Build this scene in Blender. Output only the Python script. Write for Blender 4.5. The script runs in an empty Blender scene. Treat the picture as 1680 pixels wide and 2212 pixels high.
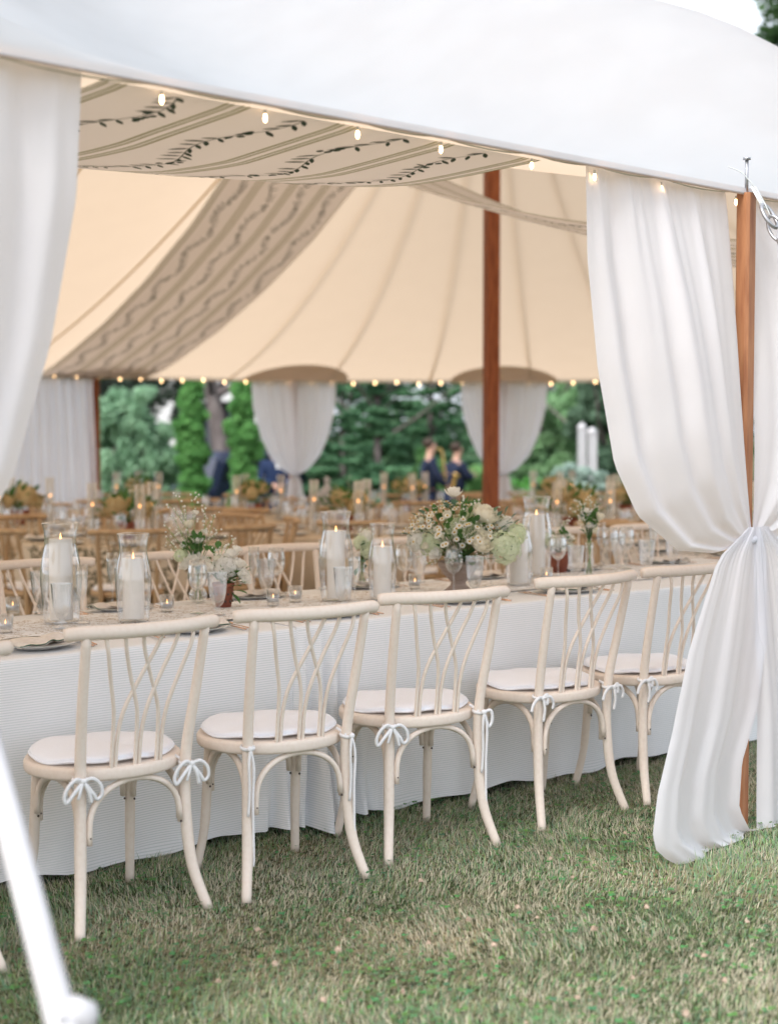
import bpy, math, random
import numpy as np
from mathutils import Vector, Matrix

random.seed(7)
rng = np.random.default_rng(7)
sc = bpy.context.scene
PI = math.pi

# ------------------------------------------------------------------ camera, world, sun, exposure
PITCH = math.radians(3.1)
CAMZ = 1.5
cam = bpy.data.cameras.new('camera')
cam.sensor_fit = 'HORIZONTAL'
cam.sensor_width = 41.5
cam.lens = 80
cam.clip_start = 0.1
cam.clip_end = 500
cam.dof.use_dof = True
cam.dof.focus_distance = 5.3
cam.dof.aperture_fstop = 2.8
co = bpy.data.objects.new('camera', cam)
sc.collection.objects.link(co)
co.location = (0, 0, CAMZ)
co.rotation_euler = (PI / 2 - PITCH, 0, 0)
sc.camera = co

w = bpy.data.worlds.new('World')
sc.world = w
w.use_nodes = True
nt = w.node_tree
nt.nodes.clear()
sky = nt.nodes.new('ShaderNodeTexSky')
sky.sky_type = 'NISHITA'
sky.sun_disc = False
sky.sun_elevation = math.radians(48)
sky.sun_rotation = math.radians(217)
sky.dust_density = 4.0
sky.air_density = 1.3
hs = nt.nodes.new('ShaderNodeHueSaturation')
hs.inputs['Saturation'].default_value = 0.42
bg = nt.nodes.new('ShaderNodeBackground')
bg.inputs['Strength'].default_value = 0.15
wo = nt.nodes.new('ShaderNodeOutputWorld')
cl = nt.nodes.new('ShaderNodeMix'); cl.data_type = 'RGBA'        # high even cloud over the clear sky
cl.inputs[0].default_value = 0.55
cl.inputs[7].default_value = (6.3, 6.75, 7.5, 1)
nt.links.new(sky.outputs[0], hs.inputs['Color'])
nt.links.new(hs.outputs[0], cl.inputs[6])
nt.links.new(cl.outputs[2], bg.inputs[0])
nt.links.new(bg.outputs[0], wo.inputs[0])

sl = bpy.data.lights.new('sun', 'SUN')
sl.energy = 1.4
sl.angle = math.radians(22)
sl.color = (1.0, 0.975, 0.94)
so = bpy.data.objects.new('sun', sl)
sc.collection.objects.link(so)
sd = Vector((-0.6 * math.cos(math.radians(48)), -0.8 * math.cos(math.radians(48)), math.sin(math.radians(48))))
so.rotation_euler = sd.to_track_quat('Z', 'Y').to_euler()

sc.view_settings.view_transform = 'Standard'
sc.view_settings.look = 'None'
sc.view_settings.gamma = 1
sc.view_settings.exposure = 0.98
sc.cycles.use_denoising = True
sc.cycles.max_bounces = 10
sc.cycles.diffuse_bounces = 5
sc.cycles.transparent_max_bounces = 40
sc.cycles.transmission_bounces = 8
sc.cycles.glossy_bounces = 3
sc.cycles.sample_clamp_indirect = 6
sc.cycles.caustics_reflective = False
sc.cycles.caustics_refractive = False

# ------------------------------------------------------------------ terrain height and layout helpers
def sstep(a, b, v):
    t = np.clip((v - a) / (b - a), 0, 1)
    return t * t * (3 - 2 * t)

def gz(x, y):
    z = 0.027 * np.clip(x + 0.92, -2.0, 3.5) * (1 - sstep(7, 12, y))
    z = z - 0.0135 * np.clip(y - 6, 0, 14) - 0.035 * np.clip(y - 20, 0, 10)
    return float(z) if np.ndim(z) == 0 else z

FPX = 80 / 41.5 * 1680
def ray(px, py):
    a, b = (px - 840) / FPX, -(py - 1106) / FPX
    return Vector((a, math.cos(PITCH) + b * math.sin(PITCH), -math.sin(PITCH) + b * math.cos(PITCH)))
def on_height(px, py, h=0.0):
    "point seen at this place of the photograph (1680 wide), h above the lawn"
    d = ray(px, py)
    t = (h - CAMZ) / d.z
    for _ in range(12):
        t = (gz(d.x * t, d.y * t) + h - CAMZ) / d.z
    return Vector((d.x * t, d.y * t, gz(d.x * t, d.y * t) + h))

E = Vector((0.735, 0.678, 0)); N = Vector((-0.678, 0.735, 0))       # along / across the tent
P0 = Vector((1.265, 5.36, 0))                                        # side pole beside the near curtain
PEAK = Vector((0.93, 13.7, 0)); RAD = 6.2; RNEAR = 6.357
TE = Vector((0.829, 0.559, 0)); TN = Vector((-0.559, 0.829, 0))      # along / across the long table
TP0 = Vector((-1.26, 4.86, 0)); TW = 1.2; TH = 0.76

def EZ(p):
    return 2.36 - 0.2 * float(sstep(6, 19, p.y))

# ------------------------------------------------------------------ object helpers
col = sc.collection
def tag(o, label=None, cat=None, group=None, kind=None):
    if label: o['label'] = label
    if cat: o['category'] = cat
    if group: o['group'] = group
    if kind: o['kind'] = kind
    return o
def empty(name, loc=(0, 0, 0), rz=0, label=None, cat=None, group=None, kind=None):
    o = bpy.data.objects.new(name, None)
    col.objects.link(o)
    o.empty_display_size = 0.1
    o.location = loc
    o.rotation_euler = (0, 0, rz)
    return tag(o, label, cat, group, kind)
def copy_tree(o, parent=None, loc=None, rz=None, label=None, group=None):
    c = o.copy()
    col.objects.link(c)
    if parent is not None: c.parent = parent
    if loc is not None: c.location = loc
    if rz is not None: c.rotation_euler = (0, 0, rz)
    if label: c['label'] = label
    if group: c['group'] = group
    for ch in o.children:
        copy_tree(ch, c)
    return c

class MB:
    def __init__(s): s.v = []; s.f = []; s.m = []; s.uv = None
    def add(s, vs, fs, mi=0):
        b = len(s.v)
        s.v.extend([tuple(p) for p in vs])
        s.f.extend([tuple(i + b for i in f) for f in fs])
        s.m.extend([mi] * len(fs))
    def tube(s, path, rad, seg=8, mi=0, cap=True, flat=1.0):
        P = [Vector(p) for p in path]
        n = len(P)
        if not hasattr(rad, '__len__'): rad = [rad] * n
        vs = []; fs = []
        up = None
        for i in range(n):
            t = (P[min(i + 1, n - 1)] - P[max(i - 1, 0)])
            if t.length < 1e-9: t = Vector((0, 0, 1))
            t.normalize()
            if up is None:
                up = Vector((0, 0, 1)) if abs(t.z) < 0.9 else Vector((0, 1, 0))
            a = t.cross(up).normalized()
            b = a.cross(t).normalized()
            up = b
            for k in range(seg):
                an = 2 * PI * k / seg
                vs.append(P[i] + a * math.cos(an) * rad[i] + b * math.sin(an) * rad[i] * flat)
        for i in range(n - 1):
            for k in range(seg):
                k2 = (k + 1) % seg
                fs.append((i * seg + k, i * seg + k2, (i + 1) * seg + k2, (i + 1) * seg + k))
        if cap:
            fs.append(tuple(range(seg - 1, -1, -1)))
            fs.append(tuple((n - 1) * seg + k for k in range(seg)))
        s.add(vs, fs, mi)
        return s
    def lathe(s, prof, seg=24, c=(0, 0, 0), mi=0, ribs=0, ramp=0.0, closed=False):
        vs = []; fs = []
        n = len(prof)
        for (r, z) in prof:
            for k in range(seg):
                an = 2 * PI * k / seg
                rr = r * (1 + ramp * math.cos(ribs * an)) if ribs else r
                vs.append((c[0] + rr * math.cos(an), c[1] + rr * math.sin(an), c[2] + z))
        for i in range(n - 1):
            for k in range(seg):
                k2 = (k + 1) % seg
                fs.append((i * seg + k, i * seg + k2, (i + 1) * seg + k2, (i + 1) * seg + k))
        s.add(vs, fs, mi)
        return s
    def grid(s, pts, nu, nv, mi=0, wrap=False):
        fs = []
        for j in range(nv - 1):
            for i in range(nu if wrap else nu - 1):
                i2 = (i + 1) % nu
                fs.append((j * nu + i, j * nu + i2, (j + 1) * nu + i2, (j + 1) * nu + i))
        s.add(pts, fs, mi)
        return s
    def box(s, lo, hi, mi=0):
        x0, y0, z0 = lo; x1, y1, z1 = hi
        vs = [(x0, y0, z0), (x1, y0, z0), (x1, y1, z0), (x0, y1, z0), (x0, y0, z1), (x1, y0, z1), (x1, y1, z1), (x0, y1, z1)]
        s.add(vs, [(3, 2, 1, 0), (4, 5, 6, 7), (0, 1, 5, 4), (1, 2, 6, 5), (2, 3, 7, 6), (3, 0, 4, 7)], mi)
        return s
    def ball(s, c, r, seg=10, mi=0, sq=(1, 1, 1)):
        pr = []
        nr = max(4, seg // 2)
        for j in range(nr + 1):
            a = -PI / 2 + PI * j / nr
            pr.append((max(math.cos(a), 0.001) * r, math.sin(a) * r))
        b = len(s.v)
        s.lathe(pr, seg, (0, 0, 0), mi)
        for i in range(b, len(s.v)):
            x, y, z = s.v[i]
            s.v[i] = (c[0] + x * sq[0], c[1] + y * sq[1], c[2] + z * sq[2])
        return s
    def xform(s, M, start=0):
        for i in range(start, len(s.v)):
            s.v[i] = tuple(M @ Vector(s.v[i]))
        return s
    def build(s, name, mats, parent=None, smooth=True, loc=None, uv=None):
        me = bpy.data.meshes.new(name)
        me.from_pydata(s.v, [], s.f)
        if not isinstance(mats, (list, tuple)): mats = [mats]
        for m in mats: me.materials.append(m)
        me.polygons.foreach_set('material_index', s.m)
        me.polygons.foreach_set('use_smooth', [smooth] * len(s.f))
        if uv is not None:
            l = me.uv_layers.new(name='uv')
            idx = np.zeros(len(me.loops), dtype=np.int32)
            me.loops.foreach_get('vertex_index', idx)
            l.data.foreach_set('uv', np.asarray(uv, dtype=np.float32)[idx].ravel())
        me.update()
        o = bpy.data.objects.new(name, me)
        col.objects.link(o)
        if parent is not None: o.parent = parent
        if loc is not None: o.location = loc
        return o

def crom(pts, n=8):
    "smooth path through points"
    P = [np.array(p, float) for p in pts]
    P = [2 * P[0] - P[1]] + P + [2 * P[-1] - P[-2]]
    out = []
    for i in range(1, len(P) - 2):
        for k in range(n):
            t = k / n
            a, b, c, d = P[i - 1], P[i], P[i + 1], P[i + 2]
            out.append(0.5 * ((2 * b) + (-a + c) * t + (2 * a - 5 * b + 4 * c - d) * t * t + (-a + 3 * b - 3 * c + d) * t ** 3))
    out.append(P[-2])
    return out
def interp(rows, t):
    "piecewise linear rows of tuples, t in the first column"
    xs = [r[0] for r in rows]
    return [float(np.interp(t, xs, [r[k] for r in rows])) for k in range(1, len(rows[0]))]

def raw_mesh(name, v, f, mats, parent=None, colr=None, smooth=False):
    "numpy arrays to a mesh; f is (n,3) or (n,4)"
    me = bpy.data.meshes.new(name)
    n = len(f); k = f.shape[1]
    me.vertices.add(len(v)); me.vertices.foreach_set('co', v.astype(np.float32).ravel())
    me.loops.add(n * k); me.loops.foreach_set('vertex_index', f.astype(np.int32).ravel())
    me.polygons.add(n); me.polygons.foreach_set('loop_start', (np.arange(n) * k).astype(np.int32))
    me.polygons.foreach_set('loop_total', np.full(n, k, dtype=np.int32))
    if smooth: me.polygons.foreach_set('use_smooth', np.ones(n, dtype=bool))
    if colr is not None:
        at = me.color_attributes.new('tint', 'FLOAT_COLOR', 'POINT')
        c4 = np.ones((len(v), 4), dtype=np.float32); c4[:, :3] = colr
        at.data.foreach_set('color', c4.ravel())
    for m in (mats if isinstance(mats, (list, tuple)) else [mats]): me.materials.append(m)
    me.update(calc_edges=True)
    o = bpy.data.objects.new(name, me)
    col.objects.link(o)
    if parent is not None: o.parent = parent
    return o

# ------------------------------------------------------------------ materials
def nodes_of(name):
    m = bpy.data.materials.new(name)
    m.use_nodes = True
    t = m.node_tree
    t.nodes.clear()
    out = t.nodes.new('ShaderNodeOutputMaterial')
    return m, t, out
def link(t, a, b): t.links.new(a, b)
def math_n(t, op, a, b=None, c=None):
    n = t.nodes.new('ShaderNodeMath'); n.operation = op
    for i, q in enumerate((a, b, c)):
        if q is None: continue
        if isinstance(q, (int, float)): n.inputs[i].default_value = q
        else: t.links.new(q, n.inputs[i])
    return n.outputs[0]
def mixc(t, fac, a, b):
    n = t.nodes.new('ShaderNodeMix'); n.data_type = 'RGBA'
    for k, q in ((0, fac), (6, a), (7, b)):
        if isinstance(q, (int, float)): n.inputs[k].default_value = q
        elif isinstance(q, tuple): n.inputs[k].default_value = (*q, 1)
        else: t.links.new(q, n.inputs[k])
    return n.outputs[2]
def noise(t, scale, detail=3, vec=None, rough=0.5):
    n = t.nodes.new('ShaderNodeTexNoise')
    n.inputs['Scale'].default_value = scale; n.inputs['Detail'].default_value = detail
    n.inputs['Roughness'].default_value = rough
    if vec is not None: t.links.new(vec, n.inputs['Vector'])
    return n.outputs['Fac']
def coords(t, kind='Object', scale=None):
    n = t.nodes.new('ShaderNodeTexCoord')
    o = n.outputs[kind]
    if scale:
        m = t.nodes.new('ShaderNodeMapping'); m.inputs['Scale'].default_value = scale
        t.links.new(o, m.inputs['Vector']); o = m.outputs[0]
    return o
def ramp(t, v, lo, hi):
    n = t.nodes.new('ShaderNodeMapRange')
    t.links.new(v, n.inputs[0]); n.inputs[1].default_value = lo; n.inputs[2].default_value = hi
    n.interpolation_type = 'SMOOTHSTEP'
    return n.outputs[0]
def bump(t, h, strength=0.3, dist=0.01):
    n = t.nodes.new('ShaderNodeBump'); n.inputs['Strength'].default_value = strength; n.inputs['Distance'].default_value = dist
    t.links.new(h, n.inputs['Height'])
    return n.outputs[0]

def mat(name, c, rough=0.6, c2=None, scale=8, stretch=None, bmp=0.0, spec=0.3, metal=0.0, kind='Object', lo=0.35, hi=0.65, sss=0):
    m, t, out = nodes_of(name)
    p = t.nodes.new('ShaderNodeBsdfPrincipled')
    p.inputs['Roughness'].default_value = rough
    p.inputs['Specular IOR Level'].default_value = spec
    p.inputs['Metallic'].default_value = metal
    if c2 is None: c2 = tuple(x * 0.85 for x in c)
    nv = noise(t, scale, 4, coords(t, kind, stretch))
    link(t, mixc(t, ramp(t, nv, lo, hi), c, c2), p.inputs['Base Color'])
    if bmp: link(t, bump(t, nv, bmp), p.inputs['Normal'])
    link(t, p.outputs[0], out.inputs[0])
    return m
def fabric(name, c, trans, tmix, weave=600, folds=0.0, alpha=0.0, stripes=None):
    "cloth: diffuse on the lit face, translucent light through it"
    m, t, out = nodes_of(name)
    d = t.nodes.new('ShaderNodeBsdfDiffuse'); tr = t.nodes.new('ShaderNodeBsdfTranslucent')
    cc = coords(t)
    nv = noise(t, 3.0, 3, cc)
    link(t, mixc(t, ramp(t, nv, 0.3, 0.7), c, tuple(x * 0.95 for x in c)), d.inputs[0])
    tr.inputs[0].default_value = (*trans, 1)
    wv = noise(t, weave, 1, cc)
    wr = noise(t, 5.0, 5, coords(t, 'Object', (1, 1, .35)), 0.6)
    b = bump(t, math_n(t, 'ADD', math_n(t, 'MULTIPLY', wv, .12), wr), folds, 0.02)
    link(t, b, d.inputs['Normal'])
    mx = t.nodes.new('ShaderNodeMixShader'); mx.inputs[0].default_value = tmix
    link(t, d.outputs[0], mx.inputs[1]); link(t, tr.outputs[0], mx.inputs[2])
    res = mx.outputs[0]
    if alpha:
        tp = t.nodes.new('ShaderNodeBsdfTransparent')
        m2 = t.nodes.new('ShaderNodeMixShader'); m2.inputs[0].default_value = alpha
        link(t, res, m2.inputs[1]); link(t, tp.outputs[0], m2.inputs[2]); res = m2.outputs[0]
    link(t, res, out.inputs[0])
    return m
def glass(name, tint=(0.985, 0.99, 0.985), edge=0.55, base=0.05, power=2.2, rough=0.02):
    m, t, out = nodes_of(name)
    tp = t.nodes.new('ShaderNodeBsdfTransparent'); tp.inputs[0].default_value = (*tint, 1)
    g = t.nodes.new('ShaderNodeBsdfGlossy'); g.inputs['Roughness'].default_value = rough
    g.inputs[0].default_value = (0.95, 0.97, 1, 1)
    lw = t.nodes.new('ShaderNodeLayerWeight'); lw.inputs[0].default_value = 0.5
    f = math_n(t, 'POWER', lw.outputs['Facing'], power)
    f = math_n(t, 'MULTIPLY_ADD', f, edge, base)
    mx = t.nodes.new('ShaderNodeMixShader')
    link(t, f, mx.inputs[0]); link(t, tp.outputs[0], mx.inputs[1]); link(t, g.outputs[0], mx.inputs[2])
    link(t, mx.outputs[0], out.inputs[0])
    return m
def emit(name, c, s):
    m, t, out = nodes_of(name)
    e = t.nodes.new('ShaderNodeEmission'); e.inputs[0].default_value = (*c, 1); e.inputs[1].default_value = s
    link(t, e.outputs[0], out.inputs[0])
    return m
def tinted(name, trans=0.35, rough=0.6, mul=1.0):
    "leaf material: colour per leaf from the mesh, light passing through"
    m, t, out = nodes_of(name)
    a = t.nodes.new('ShaderNodeAttribute'); a.attribute_name = 'tint'
    d = t.nodes.new('ShaderNodeBsdfPrincipled'); d.inputs['Roughness'].default_value = rough
    d.inputs['Specular IOR Level'].default_value = 0.25
    tr = t.nodes.new('ShaderNodeBsdfTranslucent')
    link(t, a.outputs['Color'], d.inputs['Base Color']); link(t, a.outputs['Color'], tr.inputs[0])
    mx = t.nodes.new('ShaderNodeMixShader'); mx.inputs[0].default_value = trans
    link(t, d.outputs[0], mx.inputs[1]); link(t, tr.outputs[0], mx.inputs[2])
    link(t, mx.outputs[0], out.inputs[0])
    return m

M = {}
M['pale_wood'] = mat('pale_wood', (0.80, 0.70, 0.615), 0.55, (0.765, 0.655, 0.565), 75, None, 0.03, lo=0.35, hi=0.75, spec=0.2)
M['brown_wood'] = mat('brown_wood', (0.56, 0.39, 0.23), 0.55, (0.46, 0.30, 0.17), 14, (1, 1, 0.25), 0.1)
M['screw'] = mat('screw', (0.08, 0.06, 0.05), 0.4)
M['cushion'] = mat('cushion_cloth', (0.87, 0.89, 0.95), 0.9, (0.83, 0.85, 0.91), 300, None, 0.15, spec=0.1)
M['tie'] = mat('tie_cloth', (0.84, 0.83, 0.84), 0.9, (0.78, 0.77, 0.78), 200, None, 0.1, spec=0.1)
M['white_paint'] = mat('white_paint', (0.52, 0.51, 0.52), 0.5, (0.48, 0.47, 0.48), 6, None, 0.05)
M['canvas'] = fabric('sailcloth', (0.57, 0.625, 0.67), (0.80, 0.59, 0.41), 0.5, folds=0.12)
M['canvas_seam'] = fabric('seam_tape', (0.56, 0.42, 0.20), (0.50, 0.31, 0.08), 0.4)
M['canvas_double'] = fabric('double_sailcloth', (0.80, 0.80, 0.80), (0.42, 0.27, 0.16), 0.4)
M['voile'] = fabric('white_voile', (0.88, 0.88, 0.92), (0.90, 0.89, 0.93), 0.5, 900, folds=0.28, alpha=0.02)
M['tent_wood'] = mat('stained_pine', (0.44, 0.20, 0.095), 0.5, (0.25, 0.09, 0.04), 7, (5, 5, 0.7), 0.15, lo=0.25, hi=0.8)
M['dark_tent_wood'] = mat('dark_stained_pine', (0.34, 0.105, 0.04), 0.5, (0.22, 0.06, 0.022), 7, (5, 5, 0.7), 0.15)
M['steel'] = mat('galvanised_steel', (0.45, 0.45, 0.46), 0.35, (0.36, 0.36, 0.37), 40, None, 0.05, metal=0.8)
M['webbing'] = mat('white_webbing', (0.75, 0.75, 0.73), 0.8, (0.68, 0.68, 0.66), 120, None, 0.2)
M['glass'] = glass('clear_glass', edge=0.95, base=0.07, power=1.6)
M['crystal'] = glass('cut_crystal', (0.97, 0.975, 0.975), 0.8, 0.11, 1.8, 0.06)
M['hurricane'] = glass('hurricane_glass', (0.985, 0.99, 0.985), 1.0, 0.06, 1.7)
M['wax'] = mat('white_wax', (0.86, 0.83, 0.80), 0.5, (0.84, 0.81, 0.78), 10, spec=0.2)
M['wick'] = mat('wick', (0.03, 0.02, 0.02), 0.9)
M['flame'] = emit('flame', (1.0, 0.42, 0.14), 3.2)
M['bulb'] = emit('lit_bulb', (1.0, 0.62, 0.30), 9)
M['bulb_far'] = emit('warm_lit_bulb', (1.0, 0.62, 0.30), 5.5)
M['cable'] = mat('white_cable', (0.6, 0.62, 0.6), 0.6)
M['plate'] = mat('plate_glaze', (0.78, 0.75, 0.72), 0.25, (0.72, 0.69, 0.66), 30, spec=0.5)
M['plate_rim'] = mat('plate_rim', (0.42, 0.45, 0.42), 0.3, (0.36, 0.38, 0.36), 30, spec=0.5)
M['napkin'] = mat('napkin_cloth', (0.74, 0.68, 0.62), 0.9, (0.68, 0.62, 0.56), 60, None, 0.1)
M['napkin_edge'] = mat('napkin_green_edge', (0.05, 0.16, 0.10), 0.9)
M['copper'] = mat('rose_gold_metal', (0.72, 0.50, 0.38), 0.25, (0.62, 0.42, 0.32), 20, metal=0.9)
M['petal'] = fabric('cream_petal', (0.94, 0.92, 0.82), (0.94, 0.91, 0.8), 0.5, 200)
M['white_petal'] = fabric('white_petal', (0.94, 0.93, 0.90), (0.94, 0.94, 0.9), 0.5, 200)
M['green_petal'] = fabric('greenish_petal', (0.80, 0.87, 0.68), (0.84, 0.9, 0.68), 0.45, 200)
M['gold_petal'] = fabric('golden_petal', (0.78, 0.64, 0.38), (0.8, 0.64, 0.36), 0.35, 200)
M['yellow'] = mat('daisy_eye', (0.62, 0.42, 0.07), 0.8, (0.5, 0.32, 0.05), 400)
M['leaf'] = fabric('leaf_green', (0.09, 0.19, 0.07), (0.14, 0.30, 0.08), 0.3, 200)
M['blue_leaf'] = fabric('eucalyptus_leaf', (0.15, 0.26, 0.20), (0.15, 0.27, 0.18), 0.25, 200)
M['stem'] = mat('stem', (0.28, 0.42, 0.16), 0.6)
M['stone'] = mat('ribbed_stoneware', (0.42, 0.33, 0.28), 0.7, (0.34, 0.26, 0.22), 20, (1, 1, 6), 0.3)
M['terracotta'] = mat('terracotta', (0.30, 0.10, 0.06), 0.7, (0.22, 0.07, 0.045), 14, None, 0.1)
M['bark'] = mat('bark', (0.20, 0.17, 0.16), 0.9, (0.11, 0.09, 0.085), 6, (1, 1, 0.3), 0.6)
M['leafy'] = tinted('leafy')
M['blade'] = tinted('grass_blade', 0.3, 0.7)
M['navy'] = mat('navy_suit', (0.012, 0.02, 0.05), 0.8, (0.01, 0.015, 0.035), 30)
M['blue_suit'] = mat('blue_suit', (0.008, 0.022, 0.07), 0.8, (0.007, 0.018, 0.055), 30)
M['skin'] = mat('skin', (0.55, 0.33, 0.24), 0.55, (0.5, 0.29, 0.21), 20, sss=1)
M['hair'] = mat('brown_hair', (0.05, 0.03, 0.02), 0.6)
M['shirt'] = mat('white_shirt', (0.8, 0.8, 0.8), 0.8)
M['brass'] = mat('brass', (0.75, 0.5, 0.18), 0.25, (0.65, 0.42, 0.14), 20, metal=0.9)
M['car_paint'] = mat('dark_blue_paint', (0.006, 0.014, 0.045), 0.35, (0.005, 0.012, 0.04), 3, spec=0.6)
M['car_glass'] = mat('car_window', (0.02, 0.025, 0.03), 0.08, spec=0.8)
M['tyre'] = mat('tyre_rubber', (0.02, 0.02, 0.02), 0.8)
M['rim'] = mat('alloy', (0.5, 0.5, 0.5), 0.3, metal=0.8)
M['tail'] = mat('red_lens', (0.7, 0.02, 0.02), 0.2, (0.6, 0.02, 0.02), 3, spec=0.6)
M['tail_lit'] = emit('lit_red_lens', (1, 0.05, 0.04), 0.35)
M['siding'] = mat('white_siding', (0.78, 0.78, 0.77), 0.7, (0.70, 0.70, 0.70), 3, (0.3, 0.3, 9), 0.2)
M['shingle'] = mat('grey_shingle', (0.16, 0.15, 0.15), 0.9, (0.10, 0.10, 0.10), 6)
M['pane'] = mat('window_pane', (0.05, 0.06, 0.07), 0.1, spec=0.8)

# striped tablecloth: fine ribs parallel to the edge, from the cloth's own measure in its uv
def cloth_mat():
    m, t, out = nodes_of('pinstriped_cloth')
    p = t.nodes.new('ShaderNodeBsdfPrincipled'); p.inputs['Roughness'].default_value = 0.9; p.inputs['Specular IOR Level'].default_value = 0.1
    uvn = t.nodes.new('ShaderNodeTexCoord'); sx = t.nodes.new('ShaderNodeSeparateXYZ'); link(t, uvn.outputs['UV'], sx.inputs[0])
    fr = math_n(t, 'FRACT', math_n(t, 'MULTIPLY', sx.outputs[1], 1 / 0.0085))
    st = ramp(t, math_n(t, 'ABSOLUTE', math_n(t, 'SUBTRACT', fr, 0.5)), 0.12, 0.26)
    nv = noise(t, 2.2, 3, coords(t))
    base = mixc(t, ramp(t, nv, 0.3, 0.7), (0.86, 0.86, 0.88), (0.82, 0.82, 0.84))
    c = mixc(t, st, (0.68, 0.71, 0.72), base)
    link(t, c, p.inputs['Base Color'])
    link(t, bump(t, st, 0.3, 0.002), p.inputs['Normal'])
    link(t, p.outputs[0], out.inputs[0])
    return m
M['cloth'] = cloth_mat()
def print_mat(name, base, ink, scale, thr):
    "small leafy print"
    m, t, out = nodes_of(name)
    p = t.nodes.new('ShaderNodeBsdfPrincipled'); p.inputs['Roughness'].default_value = 0.9; p.inputs['Specular IOR Level'].default_value = 0.1
    c = coords(t)
    n1 = noise(t, scale, 2, c); n2 = noise(t, scale * 0.37, 1, c)
    a = math_n(t, 'ABSOLUTE', math_n(t, 'SUBTRACT', n1, 0.5))
    f = math_n(t, 'LESS_THAN', a, thr)
    f = math_n(t, 'MULTIPLY', f, ramp(t, n2, 0.42, 0.5))
    link(t, mixc(t, f, base, ink), p.inputs['Base Color'])
    link(t, p.outputs[0], out.inputs[0])
    return m
M['runner'] = print_mat('printed_runner', (0.85, 0.86, 0.88), (0.42, 0.34, 0.27), 60, 0.035)
M['tan_print'] = print_mat('leaf_print_cloth', (0.66, 0.56, 0.44), (0.17, 0.15, 0.10), 22, 0.06)
M['grey_print'] = print_mat('grey_floral_cloth', (0.70, 0.67, 0.64), (0.16, 0.17, 0.17), 26, 0.06)
M['tan_cloth'] = mat('tan_tablecloth', (0.66, 0.55, 0.43), 0.9, (0.60, 0.50, 0.38), 4, spec=0.1)

# striped swag cloth; stripes measured across the width (uv.x in metres)
REP = 0.372
def swag_mat():
    m, t, out = nodes_of('olive_striped_liner')
    d = t.nodes.new('ShaderNodeBsdfDiffuse'); tr = t.nodes.new('ShaderNodeBsdfTranslucent')
    uvn = t.nodes.new('ShaderNodeTexCoord'); sx = t.nodes.new('ShaderNodeSeparateXYZ'); link(t, uvn.outputs['UV'], sx.inputs[0])
    fr = math_n(t, 'PINGPONG', math_n(t, 'SUBTRACT', sx.outputs[0], 0.035), REP / 2)
    s1 = math_n(t, 'COMPARE', fr, 0.016, 0.0045); s2 = math_n(t, 'COMPARE', fr, 0.034, 0.0055)
    f = math_n(t, 'MAXIMUM', s1, s2)
    link(t, mixc(t, f, (0.82, 0.80, 0.81), (0.30, 0.30, 0.20)), d.inputs[0])
    link(t, mixc(t, f, (0.84, 0.82, 0.84), (0.30, 0.30, 0.18)), tr.inputs[0])
    mx = t.nodes.new('ShaderNodeMixShader'); mx.inputs[0].default_value = 0.5
    link(t, d.outputs[0], mx.inputs[1]); link(t, tr.outputs[0], mx.inputs[2])
    link(t, mx.outputs[0], out.inputs[0])
    return m
M['swag'] = swag_mat()
M['ink'] = mat('dark_green_print', (0.06, 0.09, 0.07), 0.9, (0.08, 0.115, 0.085), 20, spec=0.1)

# ------------------------------------------------------------------ the lawn
def make_ground():
    xs = np.concatenate([np.linspace(-220, -9, 14)[:-1], np.linspace(-9, 9, 73), np.linspace(9, 220, 14)[1:]])
    ys = np.concatenate([np.linspace(-60, 1, 8)[:-1], np.linspace(1, 13, 61), np.linspace(13, 34, 22)[1:], np.linspace(34, 400, 12)[1:]])
    X, Y = np.meshgrid(xs, ys)
    Z = gz(X, Y)
    v = np.stack([X, Y, Z], -1).reshape(-1, 3)
    nx, ny = len(xs), len(ys)
    i, j = np.meshgrid(np.arange(nx - 1), np.arange(ny - 1))
    a = (j * nx + i).ravel()
    f = np.stack([a, a + 1, a + nx + 1, a + nx], -1)
    m, t, out = nodes_of('lawn_soil')
    p = t.nodes.new('ShaderNodeBsdfPrincipled'); p.inputs['Roughness'].default_value = 0.95; p.inputs['Specular IOR Level'].default_value = 0.1
    c = coords(t)
    n1 = ramp(t, noise(t, 0.9, 4, c), 0.4, 0.62); n2 = ramp(t, noise(t, 45, 4, c), 0.35, 0.65)
    c1 = mixc(t, n1, (0.075, 0.10, 0.045), (0.26, 0.21, 0.13))
    link(t, mixc(t, n2, c1, (0.03, 0.04, 0.018)), p.inputs['Base Color'])
    link(t, p.outputs[0], out.inputs[0])
    tag(raw_mesh('ground', v, f, m, smooth=True), 'mown lawn with dry patches sloping away under the tent', kind='structure')
make_ground()

def patch(x, y):
    "0 green .. 1 dry"
    s = (np.sin(x * 2.1 + 1.3 * np.sin(y * 1.7)) + np.sin(y * 2.9 + x * 1.3 + 1.0) + 0.8 * np.sin(x * 6.1 - y * 4.3) + 0.6 * np.sin(x * 11 + y * 9.0))
    return np.clip(0.5 + 0.17 * s, 0, 1)

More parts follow.
